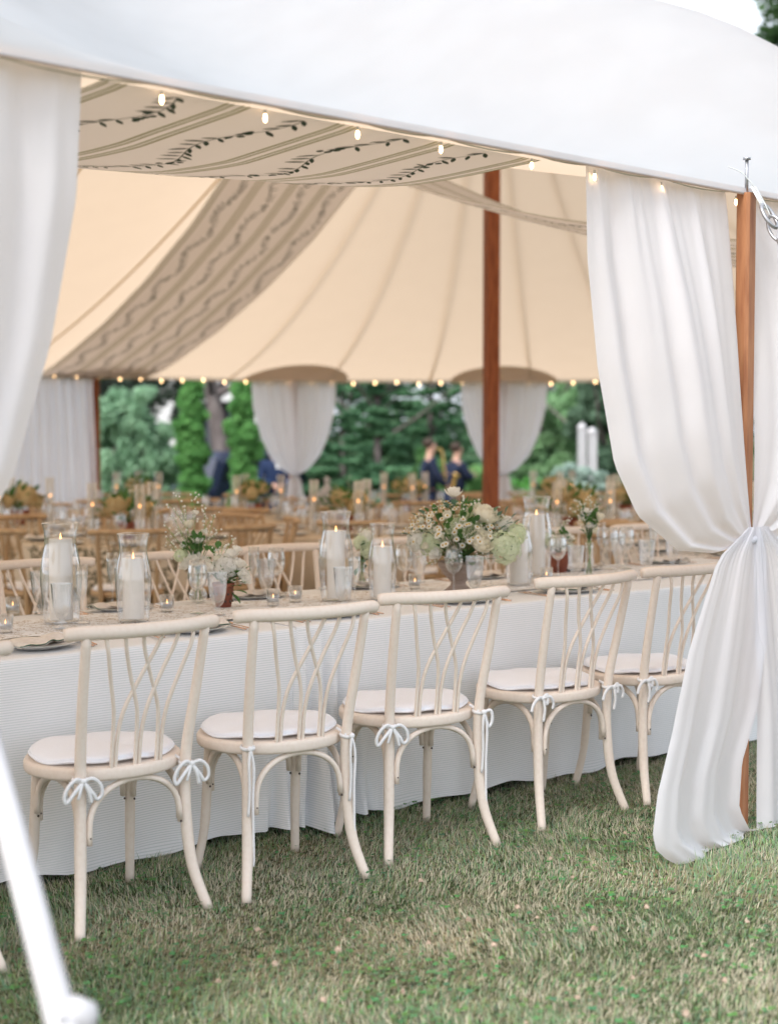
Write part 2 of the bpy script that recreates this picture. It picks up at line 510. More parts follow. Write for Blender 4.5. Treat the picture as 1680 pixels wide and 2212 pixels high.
def blades(name, n, x0, x1, y0, y1, h, wd, label):
    x = rng.uniform(x0, x1, n); y = rng.uniform(y0, y1, n)
    keep = np.abs(x) < 0.30 * y + 0.55
    x, y = x[keep], y[keep]; n = len(x)
    d = patch(x, y)
    tuft = np.sin(x * 23 + 2 * np.sin(y * 17)) * np.sin(y * 19 + x * 7) + .9 * np.sin(x * 7.3 + 1.5 * np.sin(y * 5)) * np.sin(y * 6.1 - x * 3)
    H = h * rng.uniform(0.45, 1.3, n) * (1 + 0.27 * tuft) * (1.05 - 0.25 * d)
    tall = rng.random(n) < 0.02
    H = np.where(tall, H * 1.9, H)
    az = rng.uniform(0, 2 * PI, n); lean = rng.uniform(0.1, 1.25, n)
    wx, wy = np.cos(az) * wd / 2, np.sin(az) * wd / 2
    la = 1.2 * np.sin(x * 3.1 + y * 2.3) + 2.0 * np.sin(y * 4.1 - x) + rng.normal(0, 1.1, n)
    lx, ly = np.cos(la) * lean * H, np.sin(la) * lean * H
    z = gz(x, y)
    V = np.zeros((n, 5, 3))
    for k, (hh, ww, ll) in enumerate(((0, 1, 0), (0, -1, 0), (0.55, 0.8, 0.3), (0.55, -0.8, 0.3), (1.0, 0, 1.0))):
        V[:, k, 0] = x + wx * ww + lx * ll
        V[:, k, 1] = y + wy * ww + ly * ll
        V[:, k, 2] = z - 0.004 * (k < 2) + H * hh * (1 - 0.25 * lean)
    b = (np.arange(n) * 5)[:, None]
    F = np.concatenate([b + np.array([[0, 1, 2]]), b + np.array([[1, 3, 2]]), b + np.array([[2, 3, 4]])], 0)
    dry = rng.random(n) < (0.16 + 0.62 * d ** 1.3)
    g = np.stack([rng.uniform(0.18, 0.36, n), rng.uniform(0.28, 0.46, n), rng.uniform(0.15, 0.26, n)], -1)
    t_ = np.array([0.72, 0.65, 0.50]) * rng.uniform(0.5, 1.15, n)[:, None]
    C = np.where(dry[:, None], t_, g)
    C = np.repeat(C[:, None, :], 5, 1)
    o = raw_mesh(name, V.reshape(-1, 3), F, M['blade'], colr=C.reshape(-1, 3))
    tag(o, label, 'grass', kind='stuff')
blades('grass', 340000, -2.0, 2.9, 3.3, 8.2, 0.028, 0.0026, 'short green and straw coloured grass blades of the mown lawn')
blades('far_grass', 60000, -6.5, 7, 8.0, 24, 0.06, 0.009, 'shaded grass under the tent around the round tables')

def clover_leaves(n):
    c = rng.uniform(0, 1, (260, 2)) * [4.6, 4.4] + [-1.8, 3.3]
    k = rng.integers(0, 260, n)
    p = c[k] + rng.normal(0, 0.085, (n, 2))
    x, y = p[:, 0], p[:, 1]
    z = gz(x, y) + rng.uniform(0.012, 0.034, n)
    r = rng.uniform(0.0035, 0.0065, n); a0 = rng.uniform(0, 2 * PI, n)
    Vs = []; Fs = []; Cs = []
    b = 0
    base = np.stack([rng.uniform(0.08, 0.15, n), rng.uniform(0.19, 0.30, n), rng.uniform(0.07, 0.12, n)], -1)
    for q in range(3):
        a = a0 + q * 2 * PI / 3
        cx, cy = x + np.cos(a) * r, y + np.sin(a) * r
        V = np.zeros((n, 6, 3))
        for s in range(6):
            an = a + s * PI / 3
            V[:, s, 0] = cx + np.cos(an) * r; V[:, s, 1] = cy + np.sin(an) * r
            V[:, s, 2] = z + 0.3 * r * np.cos(s * PI / 3 + q)
        bb = (np.arange(n) * 6)[:, None] + b
        Fs += [bb + np.array([[0, 1, 2, 3]]), bb + np.array([[0, 3, 4, 5]])]
        Vs.append(V.reshape(-1, 3)); Cs.append(np.repeat(base, 6, 0)); b += n * 6
    tag(raw_mesh('clover_patch', np.concatenate(Vs), np.concatenate(Fs), M['blade'], colr=np.concatenate(Cs)),
        'low clover leaves growing in patches between the grass', 'clover', kind='stuff')
clover_leaves(6500)

def clover_flowers():
    mb = MB()
    for i in range(60):
        a = rng.uniform(0, 2 * PI); e = math.acos(rng.uniform(-0.5, 1)); d = Vector((math.sin(e) * math.cos(a), math.sin(e) * math.sin(a), math.cos(e)))
        q = d.to_track_quat('Z', 'Y').to_matrix().to_4x4()
        s = len(mb.v)
        mb.add([(-0.0012, 0, 0.004), (0.0012, 0, 0.004), (0.0008, 0, 0.0105), (-0.0008, 0, 0.0105)], [(0, 1, 2, 3)])
        mb.add([(0, -0.0012, 0.004), (0, 0.0012, 0.004), (0, 0.0008, 0.0105), (0, -0.0008, 0.0105)], [(0, 1, 2, 3)])
        for i2 in range(s, len(mb.v)):
            p = q @ Vector(mb.v[i2]); mb.v[i2] = (p.x, p.y, p.z + 0.042)
    mb.ball((0, 0, 0.042), 0.006, 8)
    mb.tube([(0, 0, 0), (0.002, 0, 0.02), (0, 0, 0.038)], 0.001, 5, mi=1)
    o = mb.build('clover_flower', [mat('clover_bloom', (0.66, 0.56, 0.47), 0.9, (0.55, 0.40, 0.30), 300), M['stem']])
    spots = [(1118, 1962), (1160, 1972), (926, 2030), (1065, 2045), (735, 2055), (1190, 1850), (905, 1905), (1240, 1890), (1350, 1798), (1440, 1840), (1520, 2068),
             (1010, 1985), (600, 2080), (1610, 1985), (1560, 2120), (1370, 2105), (690, 2165), (560, 2010), (1290, 2010), (860, 2140), (1400, 1960), (1245, 2150), (470, 2120), (1480, 2190), (1140, 2200), (760, 1985), (1640, 2090), (1335, 1700)]
    for i, (px, py) in enumerate(spots):
        c = o if i == 0 else copy_tree(o)
        p = on_height(px, py, 0.035); c.location = (p.x, p.y, gz(p.x, p.y))
        s = rng.uniform(0.5, 1.0); c.scale = (s, s, s); c.rotation_euler = (rng.uniform(-.3, .3), rng.uniform(-.3, .3), rng.uniform(0, 6))
        tag(c, 'small round white clover flower head standing in the lawn', 'clover flower', 'white clover flowers in the lawn')
clover_flowers()

# ------------------------------------------------------------------ the tent
def hipfac(t):
    "how close a place on the near side (metres left of the pole) is to a side pole"
    k = t / 3.65
    d = (k - round(k)) * 3.65
    return math.exp(-(d / 0.8) ** 2)
def make_tent():
    root = empty('marquee_tent', (0, 0, 0), 0, 'large white sailcloth pole tent with tan lit underside over all the dining tables', 'tent')
    st = []                                            # stations round the edge: (eave point, inner point, peak height)
    ns = 72
    for i in range(ns + 1):
        s = -15 + 15 * i / ns
        ip = PEAK + E * s
        fr = abs(math.sin(PI * s / 6.1))
        st.append((ip - N * RNEAR, ip, 5.85 - 0.9 * fr ** 0.8, (0.185, 3.0)))
    for i in range(1, 48):
        a = -PI / 2 + PI * i / 48
        d = E * math.cos(a) + N * math.sin(a)
        k_ = float(sstep(0, 14, i)); st.append((PEAK + d * (RNEAR + (RAD - RNEAR) * float(sstep(0, 20, i))), PEAK, 5.85, (0.185 + .03 * k_, 3.0 - 1.1 * k_)))
    for i in range(ns + 1):
        s = -15 * i / ns
        ip = PEAK + E * s
        fr = abs(math.sin(PI * s / 6.1))
        st.append((ip + N * RAD, ip, 5.85 - 0.9 * fr ** 0.8, (0.265, 1.9)))
    nb = 26
    bs = [(k / nb) ** 1.15 for k in range(nb + 1)]
    def rz(ep, ip, hp, t, b, q=(0.265, 1.9)):
        LR = (ip - ep).length
        wv = LR * b
        ez = EZ(ep)
        c = (hp - ez - q[0] * LR) / LR ** q[1]
        z = ez + q[0] * wv + c * wv ** q[1]
        if t is not None:
            hb = max((0 if abs(t) < 1.8 else 1) * hipfac(t) * 1.4 * math.exp(-wv / 1.9), 1.24 * math.exp(-wv / 2.3) * float(sstep(.3, 1.6, -t)) * (1 - float(sstep(1.5, 4.0, -t))))
            z += hb * wv * (1 - b ** 4)
        return z
    pts = []
    for b in bs:
        for (ep, ip, hp, q) in st:
            p = ep.lerp(ip, b)
            t = None
            if (ep - PEAK).dot(N) < -RAD + .01:
                t = -(ep - P0).dot(E)
            pts.append((p.x, p.y, rz(ep, ip, hp, t, b, q)))
    lip = []
    for (ep, ip, hp, q), p in zip(st, pts[:len(st)]):
        o_ = (ep - ip).normalized() * .006
        lip.append((p[0] + o_.x, p[1] + o_.y, p[2] - .022))
    mb = MB(); mb.grid(lip + pts, len(st), nb + 2)
    mb.build('canopy', M['canvas'], root)
    # hem round the edge
    hem = [(p[0], p[1], p[2]) for p in lip]
    h = MB().tube(hem, 0.004, 6, flat=1.6); h.build('hem', M['canvas'], root)
    # seams: tape sewn under the cloth from the edge to the peak
    def seam(ep, ip, hp, t, off=-0.012, wdt=0.027, b0=0.0, q=(0.265, 1.9), mt='canvas_seam'):
        q_ = q
        side = (ip - ep).normalized().cross(Vector((0, 0, 1)))
        P = []
        for k in range(25):
            b = b0 + (1 - b0) * k / 24
            p = ep.lerp(ip, b); z = rz(ep, ip, hp, t, b, q_) + off
            for sgn in (-1, 1):
                q = p + side * wdt / 2 * sgn
                P.append((q.x, q.y, z))
        s = MB(); s.grid(P, 2, 25)
        s.build('seam', M[mt], root)
    for i in range(18):
        a = -PI / 2 + math.radians(12.5) * (i - 1) + 0.06
        if a > PI / 2: break
        d = E * math.cos(a) + N * math.sin(a)
        if (PEAK + d * RAD).y > 14: seam(PEAK + d * RAD, PEAK, 5.85, None)
    for s in (-1.5, -3.0, -4.6, -6.1, -7.6):
        ip = PEAK + E * s; fr = abs(math.sin(PI * s / 6.1))
        seam(ip + N * RAD, ip, 5.85 - 0.9 * fr ** 0.8, None)
    # rounded doublers under the cloth at the far side poles
    def doubler(c, r):
        a0 = math.atan2((PEAK - c).y, (PEAK - c).x)
        P = []
        inn = (PEAK - c); straight = (c - PEAK).dot(E) < 0
        if straight: inn = -N
        inn.normalize(); side = inn.cross(Vector((0, 0, 1)))
        for j in range(9):
            for i in range(25):
                an = PI * i / 24; rr = r * j / 8
                q = c + side * math.cos(an) * rr * 1.0 + inn * (math.sin(an) * rr * 1.0)
                if straight: wv = RAD - (q - PEAK).dot(N)
                else: wv = RAD - (q - PEAK).length
                wv = max(wv, 0)
                P.append((q.x, q.y, EZ(q) + 0.265 * wv + 0.01 * wv * wv - 0.03))
        m_ = MB(); m_.grid(P, 25, 9); m_.build('pole_patch', M['canvas_double'], root)
    for c in FARPOLES: doubler(Vector(c), 0.72)
FARPOLES = [(-3.52, 18.0, 0), (-1.25, 19.5, 0), (1.52, 19.87, 0), (4.15, 19.0, 0)]
make_tent()

def side_pole(p, label, r=0.033, top=None, mat_='tent_wood', pin=True, g='side poles round the tent'):
    z0 = gz(p.x, p.y); z1 = EZ(p) if top is None else top
    root = empty('side_pole', (p.x, p.y, z0), math.atan2(E.y, E.x), label, 'tent pole', g)
    H = z1 - z0
    b = 0.35 * r
    prof = [(-r, -r + b), (-r + b, -r), (r - b, -r), (r, -r + b), (r, r - b), (r - b, r), (-r + b, r), (-r, r - b)]
    P = []
    for k in range(12):
        zz = -0.02 + (H + 0.0) * k / 11
        for (a, c) in prof: P.append((a, c, zz))
    m = MB(); m.grid(P, 8, 12, wrap=True); m.add([P[-8 + i] for i in range(8)], [tuple(range(8))])
    m.build('shaft', M[mat_], root, smooth=False)
    if pin:
        q = MB(); q.tube([(0, 0, H - 0.02), (0, 0, H + 0.10)], 0.0065, 8); q.lathe([(0.001, H + 0.108), (0.013, H + 0.106), (0.014, H + 0.098), (0.006, H + 0.096)], 12)
        q.build('top_pin', M['steel'], root)
    return root
side_pole(P0, 'stained wooden side pole between the tied curtains at the right edge', 0.028)
side_pole(P0 - E * 3.65, 'stained wooden side pole behind the bunched curtain at the left edge', 0.034)
for i, c in enumerate(FARPOLES):
    side_pole(Vector(c), ['dark wooden side pole at the end of the white curtain wall', 'wooden side pole inside the curtain beside the clipped conical trees',
                          'wooden side pole inside the curtain behind the centre pole', 'wooden side pole hidden past the near curtain'][i], 0.045, mat_='dark_tent_wood' if i == 0 else 'tent_wood')
def centre_pole():
    z0 = gz(PEAK.x, PEAK.y)
    root = empty('centre_pole', (PEAK.x, PEAK.y, z0), 0.35, 'tall dark reddish wooden pole rising through the middle of the tent', 'tent pole')
    P = []; r = 0.062
    for k in range(20):
        zz = -0.02 + (5.9 - z0) * k / 19
        for (a, c) in ((-1, -.8), (-.8, -1), (.8, -1), (1, -.8), (1, .8), (.8, 1), (-.8, 1), (-1, .8)): P.append((a * r, c * r, zz))
    m = MB(); m.grid(P, 8, 20, wrap=True); m.build('shaft', M['dark_tent_wood'], root, smooth=False)
    q = MB(); q.lathe([(0.10, 0.0), (0.10, 0.03), (0.085, 0.035), (0.085, 0.0)], 16); q.build('foot_plate', M['steel'], root)
centre_pole()

# curtains: cloth gathered at a pole, blousing above the band and spreading below it
def panel(pole, along, free, tie, width_scale, zt, tieZ, hem, nf, amp, ph, root, gz0, skirt, edge0):
    clr = .012 if edge0 > 0 else .07
    """free: rows (v, s, z) of the free edge above the tie; skirt: rows (v, s_free, s_pole, z_free, z_pole)"""
    out = along.cross(Vector((0, 0, 1))) * -1
    if out.dot(Vector((0, -1, 0))) < 0: out = -out
    NU = 97; NV = 46
    P = []
    for j in range(NV):
        v = j / (NV - 1)
        sf, zf = interp(free, v)
        zp = zt - (zt - tieZ - 0.02) * min(1, v * 1.02)
        sp = edge0 * (1 - v ** 3)
        gath = (1 - v ** 3)
        for i in range(NU):
            u = i / (NU - 1)
            s = sp + (sf - sp) * u; z = zp + (zf - zp) * u
            sag = 4 * u * (1 - u) * v * (1 - v) * 0.12 * width_scale
            z -= sag
            f = .75 * math.sin(2 * PI * nf * .62 * u ** 1.15 + ph + 1.0 * math.sin(2.2 * v + ph)) + 0.3 * math.sin(2 * PI * nf * 1.13 * u + 2 * ph - 3 * v)
            f += 0.3 * math.exp(-v * 7) * math.sin(2 * PI * nf * 2.2 * u) + 0.45 * math.sin(2 * PI * nf * 0.27 * u + 3 * v + ph)
            a = amp * .72 * (0.30 + 0.55 * v * (1 - v) * 2) * gath + 0.004
            bl = 0.10 * width_scale * math.sin(PI * v) * math.sin(PI * min(1, u * 1.0))
            q = pole + along * s + out * (clr - .06 * (1 - v) ** 2 * (clr < .03) + .03 * v + f * a * min(1, .25 + u * 3) + bl)
            P.append((q.x, q.y, z))
    mb = MB(); mb.grid(P, NU, NV)
    o = mb.build('curtain_panel', M['voile'], root)
    P = []
    NV2 = 34
    for j in range(NV2):
        v = j / (NV2 - 1)
        sf, sp, zf, zp = interp(skirt, v)
        for i in range(NU):
            u = i / (NU - 1)
            s = sp + (sf - sp) * u; z = zp + (zf - zp) * u
            f = .7 * math.sin(2 * PI * nf * 0.32 * u + ph * 2 + 1.1 * v) + 0.16 * math.sin(2 * PI * nf * 0.9 * u + ph + v) + .2 * math.exp(-v * 9) * math.sin(2 * PI * nf * 2 * u)
            a = amp * .7 * (0.25 + .95 * v)
            if v > 0.9:
                z += 0.015 * math.sin(9 * u + ph) * (v - 0.9) * 10
            q = pole + along * s + out * (0.065 + f * a + 0.07 * width_scale * v * u)
            zz = max(z, gz(q.x, q.y) + 0.008) if v > 0.8 else z
            P.append((q.x, q.y, zz))
    mb = MB(); mb.grid(P, NU, NV2)
    mb.build('curtain_skirt', M['voile'], root)

def curtain(pole, along_dirs, label, near=True, ws=1.0, g='tied white curtains on the side poles'):
    root = empty('curtain', (0, 0, 0), 0, label, 'curtain', g)
    zt = EZ(pole) + 0.0; g0 = gz(pole.x, pole.y)
    for k, (al, fr, sk) in enumerate(along_dirs):
        panel(pole, al, fr, None, ws, zt, fr[-1][2], 0, 7 if near else 6, 0.030 if near else 0.028, 0.7 + 1.9 * k, root, g0, sk, (.066 if k == 0 else .04) if near else -.05)
    tz = along_dirs[0][1][-1][2]
    q = MB()
    ring = []
    for i in range(17):
        a = 2 * PI * i / 16
        ring.append((pole.x + 0.045 * math.cos(a), pole.y + 0.06 * math.sin(a) - 0.012, tz + 0.01 * math.sin(a)))
    q.tube(ring, 0.008, 6, flat=1.8); q.build('tie_band', M['voile'], root)

NF = [(0, .825, 2.345), (.17, .84, 2.05), (.36, .81, 1.70), (.52, .74, 1.39), (.66, .63, 1.22), (.80, .42, 1.095), (.90, .21, 1.075), (1, .05, 1.12)]
NFL = [(0, .985, 2.345), (.17, .955, 2.05), (.36, .87, 1.70), (.52, .76, 1.39), (.66, .63, 1.22), (.80, .42, 1.095), (.90, .21, 1.075), (1, .05, 1.12)]
gp = gz(P0.x, P0.y)
NS = [(0, .06, -.005, 1.16, 1.16), (.07, .25, -.05, 1.06, 1.06), (.30, .43, -.055, .76, .78), (.48, .53, .0, .50, .52), (.68, .62, .10, .31, .33), (.86, .655, .115, .18, .17), (.94, .64, .05, .13, .08), (1, .53, -.07, .05, .02)]
NSR = [(0, .06, -.005, 1.16, 1.16), (.07, .20, -.02, 1.06, 1.06), (.30, .335, -.01, .76, .78), (.55, .44, .02, .46, .48), (.85, .52, .02, .12, .14), (1, .54, .02, .05, .06)]
curtain(P0, [(-E, NF, NS), (E, NF, NSR)], 'sheer white curtain knotted waist high and puddling on the grass at the right')
PL = P0 - E * 3.65
curtain(PL, [(E, NFL, NSR)], 'sheer white curtain swept aside, hanging down the upper left corner')
FF = [(0, .57, 2.14), (.22, .55, 1.80), (.45, .46, 1.45), (.65, .34, 1.18), (.82, .18, 1.0), (.93, .07, .94), (1, .01, .94)]
FS = [(0, .02, -.005, .95, .95), (.12, .09, -.01, .86, .86), (.5, .16, -.02, .4, .4), (1, .24, -.02, -.16, -.16)]
for i, lab in ((1, 'sheer curtain tied like a vase beside the clipped conical trees'), (2, 'sheer curtain tied like a vase behind the centre pole'), (3, 'sheer curtain on the far side hidden past the near one')):
    c = Vector(FARPOLES[i]); d = Vector((-(c - PEAK).y, (c - PEAK).x, 0)).normalized()
    curtain(c, [(d, FF, FS), (-d, FF, FS)], lab, False, 0.9)

def wall_curtain(p0, d, wd, zt, zb, name, label, m, nf, taper=0.0):
    root = empty(name, (0, 0, 0), 0, label, 'curtain')
    out = Vector((d.y, -d.x, 0)); P = []; NU = 120
    for j in range(14):
        v = j / 13
        for i in range(NU):
            u = i / (NU - 1)
            s = wd * u
            f = math.sin(2 * PI * nf * u + 0.6 * math.sin(5 * v)) + 0.4 * math.sin(2 * PI * nf * 1.7 * u + 2)
            q = p0 + d * (s - taper * v * (1 - u)) + out * f * 0.035
            P.append((q.x, q.y, zt + (zb - zt) * v))
    mb = MB(); mb.grid(P, NU, 14); mb.build('curtain_panel', m, root)
    r = MB(); r.tube([p0 + Vector((0, 0, zt)), p0 + d * wd + Vector((0, 0, zt))], 0.012, 6); r.build('hanging_rail', M['cable'], root)
cp = Vector(FARPOLES[0])
wall_curtain(cp - E * 0.03 - N * .05, -E, 1.25, 2.12, -0.15, 'wall_curtain', 'straight white pleated curtain closing the tent wall by the dark side pole', M['voile'], 11, 0.14)
def vine_print_mat():
    return print_mat('vine_print_voile', (0.78, 0.76, 0.76), (0.30, 0.33, 0.36), 9, 0.035)
M['vine_voile'] = vine_print_mat()
wall_curtain(cp - E * 1.32 - N * .08, -E, 1.4, 2.12, -0.15, 'printed_curtain', 'pale curtain with grey vine print beside the plain pleated one', M['vine_voile'], 8)

# ceiling swags
SZ = [(float(a[0]), float(a[1])) for a in crom([(0, 2.332), (.03, 2.330), (.1, 2.327), (.5, 2.322), (.8, 2.345), (1, 2.378), (1.5, 2.48), (2, 2.59), (3, 2.87), (4, 3.26), (5, 3.74), (6.2, 4.35)], 6)]
def make_swag(label, base, edge_dir, in_dir, width, length, zf, nvines, arc=0.0, res=60, low=0.0, low_far=0.0):
    root = empty('ceiling_swag', (0, 0, 0), 0, label, 'fabric swag', 'printed fabric swags under the tent roof')
    def surf(u, v, off=0.0):
        z = zf(v) - 0.02 * math.sin(PI * u / width) * min(v * 2, 1)
        z -= low * (1 - u / width) * float(sstep(.3, 1.5, v)) + low_far * (u / width) * float(sstep(.3, 1.8, v))
        p = base + edge_dir * u + in_dir * v
        return (p.x, p.y, z - off)
    nu = 22; P = []; UV = []
    for j in range(res + 1):
        v = length * (j / res) ** (1.5 if arc else 1.0)
        for i in range(nu):
            u = width * i / (nu - 1)
            P.append(surf(u, v)); UV.append((u, v))
    mb = MB(); mb.grid(P, nu, res + 1)
    o = mb.build('fabric', M['swag'], root, uv=UV)
    # printed vines, laid flat on the cloth's lower face
    pr = MB()
    def poly(pts):
        c = len(pr.v)
        pr.add([surf(a, b, 0.0025) for a, b in pts], [tuple(range(len(pts)))])
    def lens(a, b, an, L, W):
        dx, dy = math.cos(an), math.sin(an)
        n = [(0, 0), (.25, .8), (.55, 1), (.85, .5), (1, 0), (.85, -.45), (.55, -.9), (.25, -.7)]
        poly([(a + dx * L * s - dy * W / 2 * q, b + dy * L * s + dx * W / 2 * q) for s, q in n])
    R = random.Random(3)
    for k in range(nvines):
        u0 = 0.035 + (k + 0.5) * REP
        v = 0.02; i = 0
        path = lambda vv: u0 + 0.045 * math.sin(vv * 2 * PI / 0.62 + k)
        while v < length - 0.08:
            vv = v; pts = []
            for s in range(5):
                pts.append((path(vv + s * 0.015), vv + s * 0.015))
            poly([(a - 0.0022, b) for a, b in pts] + [(a + 0.0022, b) for a, b in reversed(pts)])
            if i % 9 not in (4, 5):
                sg = 1 if i % 2 else -1
                lens(path(v), v, PI / 2 - sg * R.uniform(.6, 1.1), R.uniform(.05, .072), R.uniform(.014, .019))
                if R.random() < .75: lens(path(v), v, PI / 2 + sg * R.uniform(.6, 1.1), R.uniform(.045, .07), .017)
            else:
                for q in range(3):
                    a0, b0 = path(v) + R.uniform(-.03, .03), v + R.uniform(-.02, .03)
                    poly([(a0 + 0.011 * math.cos(x * PI / 3), b0 + .014 * math.sin(x * PI / 3)) for x in range(6)])
                lens(path(v), v, R.uniform(0, 6.28), .045, .014)
            v += 0.046; i += 1
    pr.build('vine_print', M['ink'], root, smooth=False)
def zf1(v): return interp(SZ, v)[0]
make_swag('wide cream swag with dark olive vines and stripes sagging behind the near tent edge', P0 + N * .03 - E * 2.62, E, N, 1.562, 6.2, zf1, 4, res=110, low=0.09)
make_swag('thin edge-on printed swag passing in front of the centre pole top', P0 + E * 1.04, E, N, 1.562, 6.2, zf1, 4, res=110, low_far=0.13)
fa = PEAK + N * 6.12 - E * 1.22; fb = PEAK + N * 1.31 - E * 1.9
fd = (fb - fa); fl = fd.length; fdn = fd.normalized()
make_swag('shaded printed swag climbing from the far curtain wall to the tent ridge', fa, E, fdn, 1.5, fl + 1.0,
          lambda v: interp([(0, 2.14), (.5, 2.2), (1, 2.33), (2, 2.62), (3, 2.98), (4, 3.42), (5, 3.98), (6.5, 4.9)], v)[0], 4, res=40)

# string lights
def string_lights(label, pts, drop, m, r, name='string_light'):
    root = empty(name, (0, 0, 0), 0, label, 'string lights')
    path = []
    for i in range(len(pts) - 1):
        a, b = Vector(pts[i]), Vector(pts[i + 1])
        for k in range(6):
            t = k / 6; q = a.lerp(b, t); q.z -= 0.03 * 4 * t * (1 - t) * min(1, (b - a).length); path.append(q)
    path.append(Vector(pts[-1]))
    MB().tube(path, 0.003, 5).build('cable', M['cable'], root)
    proto = None
    for p in pts:
        if proto is None:
            b = MB(); b.lathe([(0.001, -0.062 * r), (0.008 * r, -0.055 * r), (0.0135 * r, -0.038 * r), (0.011 * r, -0.02 * r), (0.007 * r, -0.005 * r), (0.001, 0)], 10)
            proto = b.build('bulb', m, root)
            s = MB(); s.lathe([(0.009 * r, -0.008 * r), (0.010 * r, 0.02 * r), (0.001, 0.022 * r)], 10); s.build('socket', M['cable'], proto)
            proto.location = (p[0], p[1], p[2] - drop)
        else:
            copy_tree(proto, root, (p[0], p[1], p[2] - drop))
near_t = [3.3, 2.95, 2.45, 2.13, 1.81, 1.49, 1.10, .80, .454, 0.02, -.35]
pts = []
for t in near_t:
    q = P0 - E * t + N * 0.03
    pts.append((q.x, q.y, EZ(q) - 0.012))
string_lights('row of lit clear bulbs strung along the near edge of the tent roof', pts, 0.024, M['bulb'], 0.40)
pts = []
for i in range(30):
    a = PI / 2 + 0.0 - i * 0.047
    d = E * math.cos(a) + N * math.sin(a)
    q = PEAK + d * (RAD - 0.02)
    pts.append((q.x, q.y, EZ(q) + 0.0 + 0.012 * math.sin(i * 2.1)))
for i in range(1, 7):
    q = PEAK + N * (RAD - 0.02) - E * 0.3 * i
    pts.insert(0, (q.x, q.y, EZ(q)))
string_lights('row of glowing warm bulbs strung along the far edge of the tent roof', pts, 0.01, M['bulb_far'], 0.68)

# guy strap with ratchet hardware at the near side pole
def guy_strap():
    a = P0 + Vector((0.02, -0.02, EZ(P0) + 0.0)); b = P0 - N * 1.4 + E * 0.0; b.z = gz(b.x, b.y)
    root = empty('guy_strap', (b.x, b.y, b.z), 0, 'white webbing guy strap with steel shackle leaving the tent edge at the right', 'tent strap')
    L = lambda t: a.lerp(b, t) - Vector((b.x, b.y, b.z))
    d = (b - a).normalized()
    MB().tube([L(0), L(.02), L(.036)], 0.022, 6, flat=.12).build('edge_webbing', M['webbing'], root)
    ring = []
    c = L(.048); s1 = d.cross(Vector((0, 0, 1))).normalized(); 
    for i in range(17):
        an = 2 * PI * i / 16
        ring.append(c + d * 0.05 * math.cos(an) + s1 * 0.032 * math.sin(an))
    MB().tube(ring, 0.007, 8).build('shackle', M['steel'], root)
    c2 = L(.068); ring = []
    up = s1.cross(d)
    for i in range(17):
        an = 2 * PI * i / 16
        ring.append(c2 + d * 0.05 * math.cos(an) + up * 0.026 * math.sin(an))
    MB().tube(ring, 0.006, 8).build('ring', M['steel'], root)
    q = MB(); q.tube([L(.085), L(.10), L(.118)], [0.03, 0.034, 0.028], 8, flat=.5); q.build('ratchet', M['steel'], root)
    MB().tube([L(.112), L(.6), L(.98)], 0.022, 6, flat=.12).build('long_webbing', M['webbing'], root)
    MB().tube([L(.97), L(1.0) - Vector((0, 0, 0.0)), L(1.0) + Vector((0.03, -0.03, 0.12))], 0.012, 8).build('ground_stake', M['steel'], root)
    # light cord looped over the edge
    MB().tube(crom([L(0) + Vector((-.09, -.0, .07)), L(0) + Vector((-.04, -.02, .04)), L(.02) + Vector((0, -.02, 0)), L(.045) + Vector((0, -.03, -.01))], 6), 0.002, 5).build('cord', M['cable'], root)
guy_strap()

# leaning white pole close to the camera
def leaning_pole():
    root = empty('leaning_pole', (0, 0, 0), 0, 'thick white painted pole leaning out of focus with a rounded knuckle at its foot', 'pole')
    a = ray(128, 2190) * (2.35 / ray(128, 2190).y) + Vector((0, 0, CAMZ)); b = ray(-58, 1480) * (2.75 / ray(-58, 1480).y) + Vector((0, 0, CAMZ))
    dn = (a - b).normalized()
    foot = a + dn * ((a.z - gz(a.x, a.y)) / -dn.z)
    n = 14
    P = [foot.lerp(b + (b - a) * 0.6, k / n) for k in range(n + 1)]
    MB().tube(P, [0.029 - 0.006 * k / n for k in range(n + 1)], 20).build('shaft', M['white_paint'], root)
    k = ray(192, 2205) * (2.36 / ray(192, 2205).y) + Vector((0, 0, CAMZ))
    q = MB(); q.tube([a + dn * 0.01, a.lerp(k, .5) + Vector((0, 0, .004)), k, k + (k - a) * .25], [0.028, 0.03, 0.029, 0.014], 16)
    q.build('knuckle', M['white_paint'], root)
    q = MB(); q.ball(tuple(a + Vector((0.012, -0.03, 0.0))), 0.008, 10); q.build('bolt', M['steel'], root)
leaning_pole()

